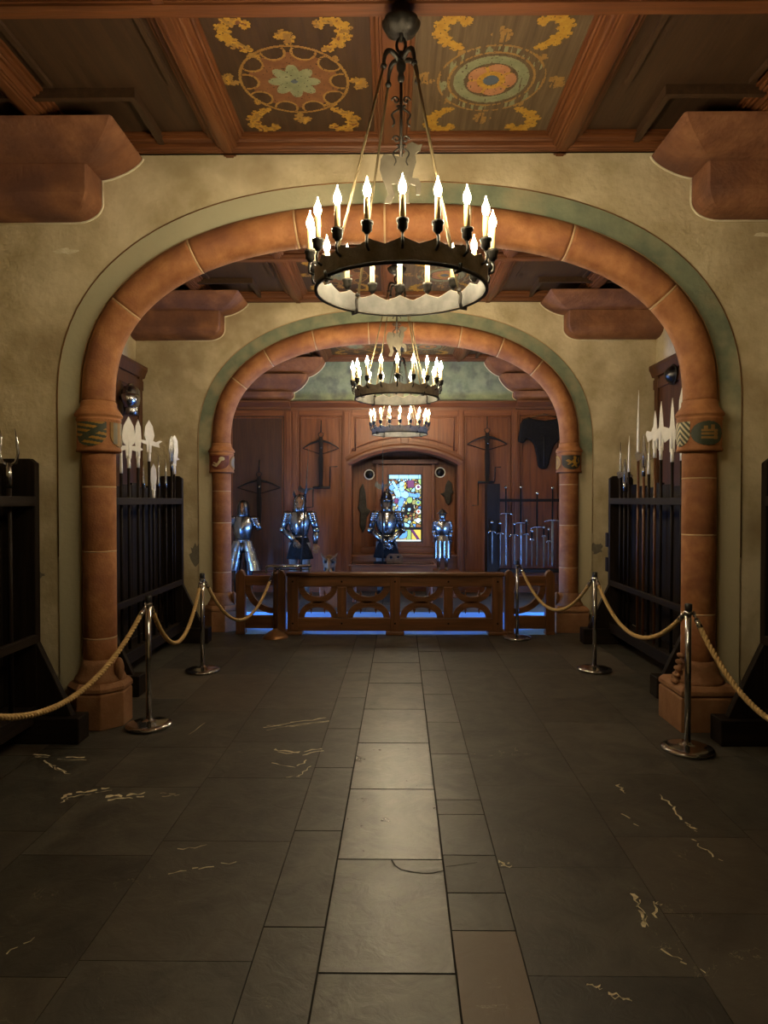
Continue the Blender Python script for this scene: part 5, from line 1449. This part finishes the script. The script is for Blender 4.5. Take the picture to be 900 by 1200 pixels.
crossbow(376.5, 517, 42, 53, WB - .03, 'crossbow with crank hanging on the panel above the black skirted armour', 'both')
crossbow(570, 512.5, 46, 54, WB - .03, 'crossbow with hanging crank on the panel right of the recess', 'left')
crossbow(304, 563, 50, 55, WB - .05, 'dim crossbow hanging on dark boards above the flared half armour', 'none')

# leather jacket
def jacket():
    Y = WB - .075; q = lambda px, py: (PX(px, Y), PZ(py, Y))
    outl = [(618, 489.5), (612, 492), (609, 498), (607, 512), (606.5, 518), (613, 520), (616, 515), (621, 516), (625, 522), (628, 534), (630, 547), (634, 550), (640, 549.5), (642, 545), (644, 535), (648, 523), (653, 517), (657, 516), (661, 521), (668, 519), (666.5, 505), (664, 496), (659, 491), (655, 489.5), (648, 492), (637, 493.5), (626, 492)]
    pts = [q(*p) for p in outl]
    o = MB().prism(pts, Y - .045, Y + .045).build('leather_jacket', 'felt', origin=(*q(637, 550)[:1], Y, q(637, 550)[1]), bevel=.028, seg=3)
    tag(o, 'black short sleeved leather jacket hanging on the panelling at right', 'jacket')
    m = MB(); a, b = q(622, 489.5), q(652, 489.5); m.tube([(a[0], Y + .02, a[1]), ((a[0] + b[0]) / 2, Y + .02, a[1] + .06), (b[0], Y + .02, b[1])], .012, 8); m.build('hanger', 'carved_brown', o)
    m = MB(); c = q(636, 540); m.tube([(c[0], Y - .05, c[1] + .42), (c[0], Y - .05, c[1] - .10)], .008, 6); m.build('front_seam', 'blackpaint', o)
jacket()

# ------------------------------------------------------------------ sword rack
YS = 11.45
t = thing('sword_rack', (PX(612, YS), YS, 0), 'dark wooden sword rack against the panelling behind the right barrier end', 'sword rack')
MB().box(PX(570, YS), PX(585, YS), YS - .05, YS + .22, 0, PZ(567, YS)).build('end_post', 'rack_z', t, bevel=.006)
MB().box(PX(664, YS), PX(676, YS), YS - .05, YS + .22, 0, PZ(567, YS)).build('end_post', 'rack_z', t, bevel=.006)
MB().box(PX(585, YS), PX(664, YS), YS + .02, YS + .06, PZ(588, YS), PZ(584.5, YS)).build('top_rail', 'rack_x', t, bevel=.004)
MB().box(PX(585, YS), PX(664, YS), YS - .10, YS + .08, .40, .46).build('tray', 'rack_x', t, bevel=.004)
def sword(px, pyp, pyg, pyb, label, y=YS - .03, gw=.11, kind='greatsword', bright='armour', hw=.018):
    if gw < .10: y = YS - .085
    hw *= .72
    x = PX(px, y); zp, zg, zb = PZ(pyp, y), PZ(pyg, y), PZ(pyb, y); zb = max(zb, .462)
    t = thing('sword', (x, y, zb), label, 'sword', 'swords in the rack')
    MB().rings([[(x - w, y, z), (x, y - .005, z), (x + w, y, z), (x, y + .005, z)] for w, z in ((.003, zb), (hw, zb + .06), (hw * 1.1, zg - .02), (hw * 1.1, zg))], smooth=False).build('blade', bright, t)
    MB().tube([(x - gw, y, zg - .02), (x - gw * .5, y, zg + .005), (x, y, zg + .008), (x + gw * .5, y, zg + .005), (x + gw, y, zg - .02)], [.014, .011, .013, .011, .014], 8).build('crossguard', 'steel', t)
    MB().tube([(x, y, zg), (x, y, (zg + zp) / 2), (x, y, zp + .03)], [.013, .016, .012], 8).build('grip', 'felt', t)
    MB().ball((x, y, zp), .026, .022, .028, 10, 8).build('pommel', 'steel', t)
sword(592.5, 571, 602, 664, 'two handed sword, tallest hilt nearest the dark end post', gw=.12)
sword(610, 571, 613, 664, 'two handed sword in rack right of the chrome stanchion, bluish blade', gw=.13, hw=.022)
sword(629, 578, 618, 664, 'two handed sword with lower pommel in the middle of rack', gw=.11)
sword(647, 572, 610, 664, 'two handed sword nearest the right column', gw=.13, hw=.026)
sword(576.5, 612, 623, 662, 'short sword in front of the dark end post', gw=.06, hw=.014)
sword(586, 613, 625, 664, 'short sword beside the dark end post', gw=.06, hw=.014)
sword(602.5, 614, 627, 664, 'short sword hidden behind the chrome stanchion top', gw=.08, hw=.016)
sword(616.5, 610, 626, 664, 'basket hilted short sword with blue shine, left of middle', gw=.05, hw=.018)
sword(623, 622, 632, 664, 'slim short sword left of the middle pommel', gw=.035, hw=.012)
sword(637, 618, 628, 666, 'basket hilted short sword with blue shine, right of middle', gw=.035, hw=.018)
sword(642.5, 620, 634, 664, 'slim short sword left of the column side greatsword', gw=.035, hw=.012)

# plaster scars on the arch walls
for (px, py, w, h, yw, lab) in ((78, 295, .10, .03, W1, 0), (890, 279, .09, .02, W1, 0), (44, 674, .05, .03, W1, 1), (229, 650, .09, .17, W2, 1), (699, 642, .10, .10, W2, 1)):
    c = P(px, py, yw); rnd = random.Random(px); n = 18
    pts = [(c.x + w * math.cos(2 * PI * i / n) * rnd.uniform(.45, 1), c.z + h * math.sin(2 * PI * i / n) * rnd.uniform(.4, 1)) for i in range(n)]
    wall = bpy.data.objects['wall_front' if yw == W1 else 'wall_middle']
    MB().prism(pts, yw - .003, yw + .002).build('plaster_scar', 'patch' if lab == 0 else 'greypaint', wall)

# ------------------------------------------------------------------ camera
cam = bpy.data.cameras.new('camera'); cam.sensor_fit = 'VERTICAL'; cam.sensor_height = 36.0; cam.lens = F / 1200 * 36.0
cam.clip_start = .05; cam.clip_end = 100
co = bpy.data.objects.new('camera', cam); COL.objects.link(co)
co.location = (CX, 0, EYE); co.rotation_euler = (PI / 2 - math.atan(13 / F), 0, math.atan(8 / F))
SC.camera = co
try:
    SC.cycles.use_denoising = True
    SC.cycles.max_bounces = 8; SC.cycles.diffuse_bounces = 5; SC.cycles.glossy_bounces = 4
    SC.cycles.sample_clamp_indirect = 4.0
    SC.cycles.use_light_tree = True
    SC.cycles.caustics_reflective = False
except Exception: pass
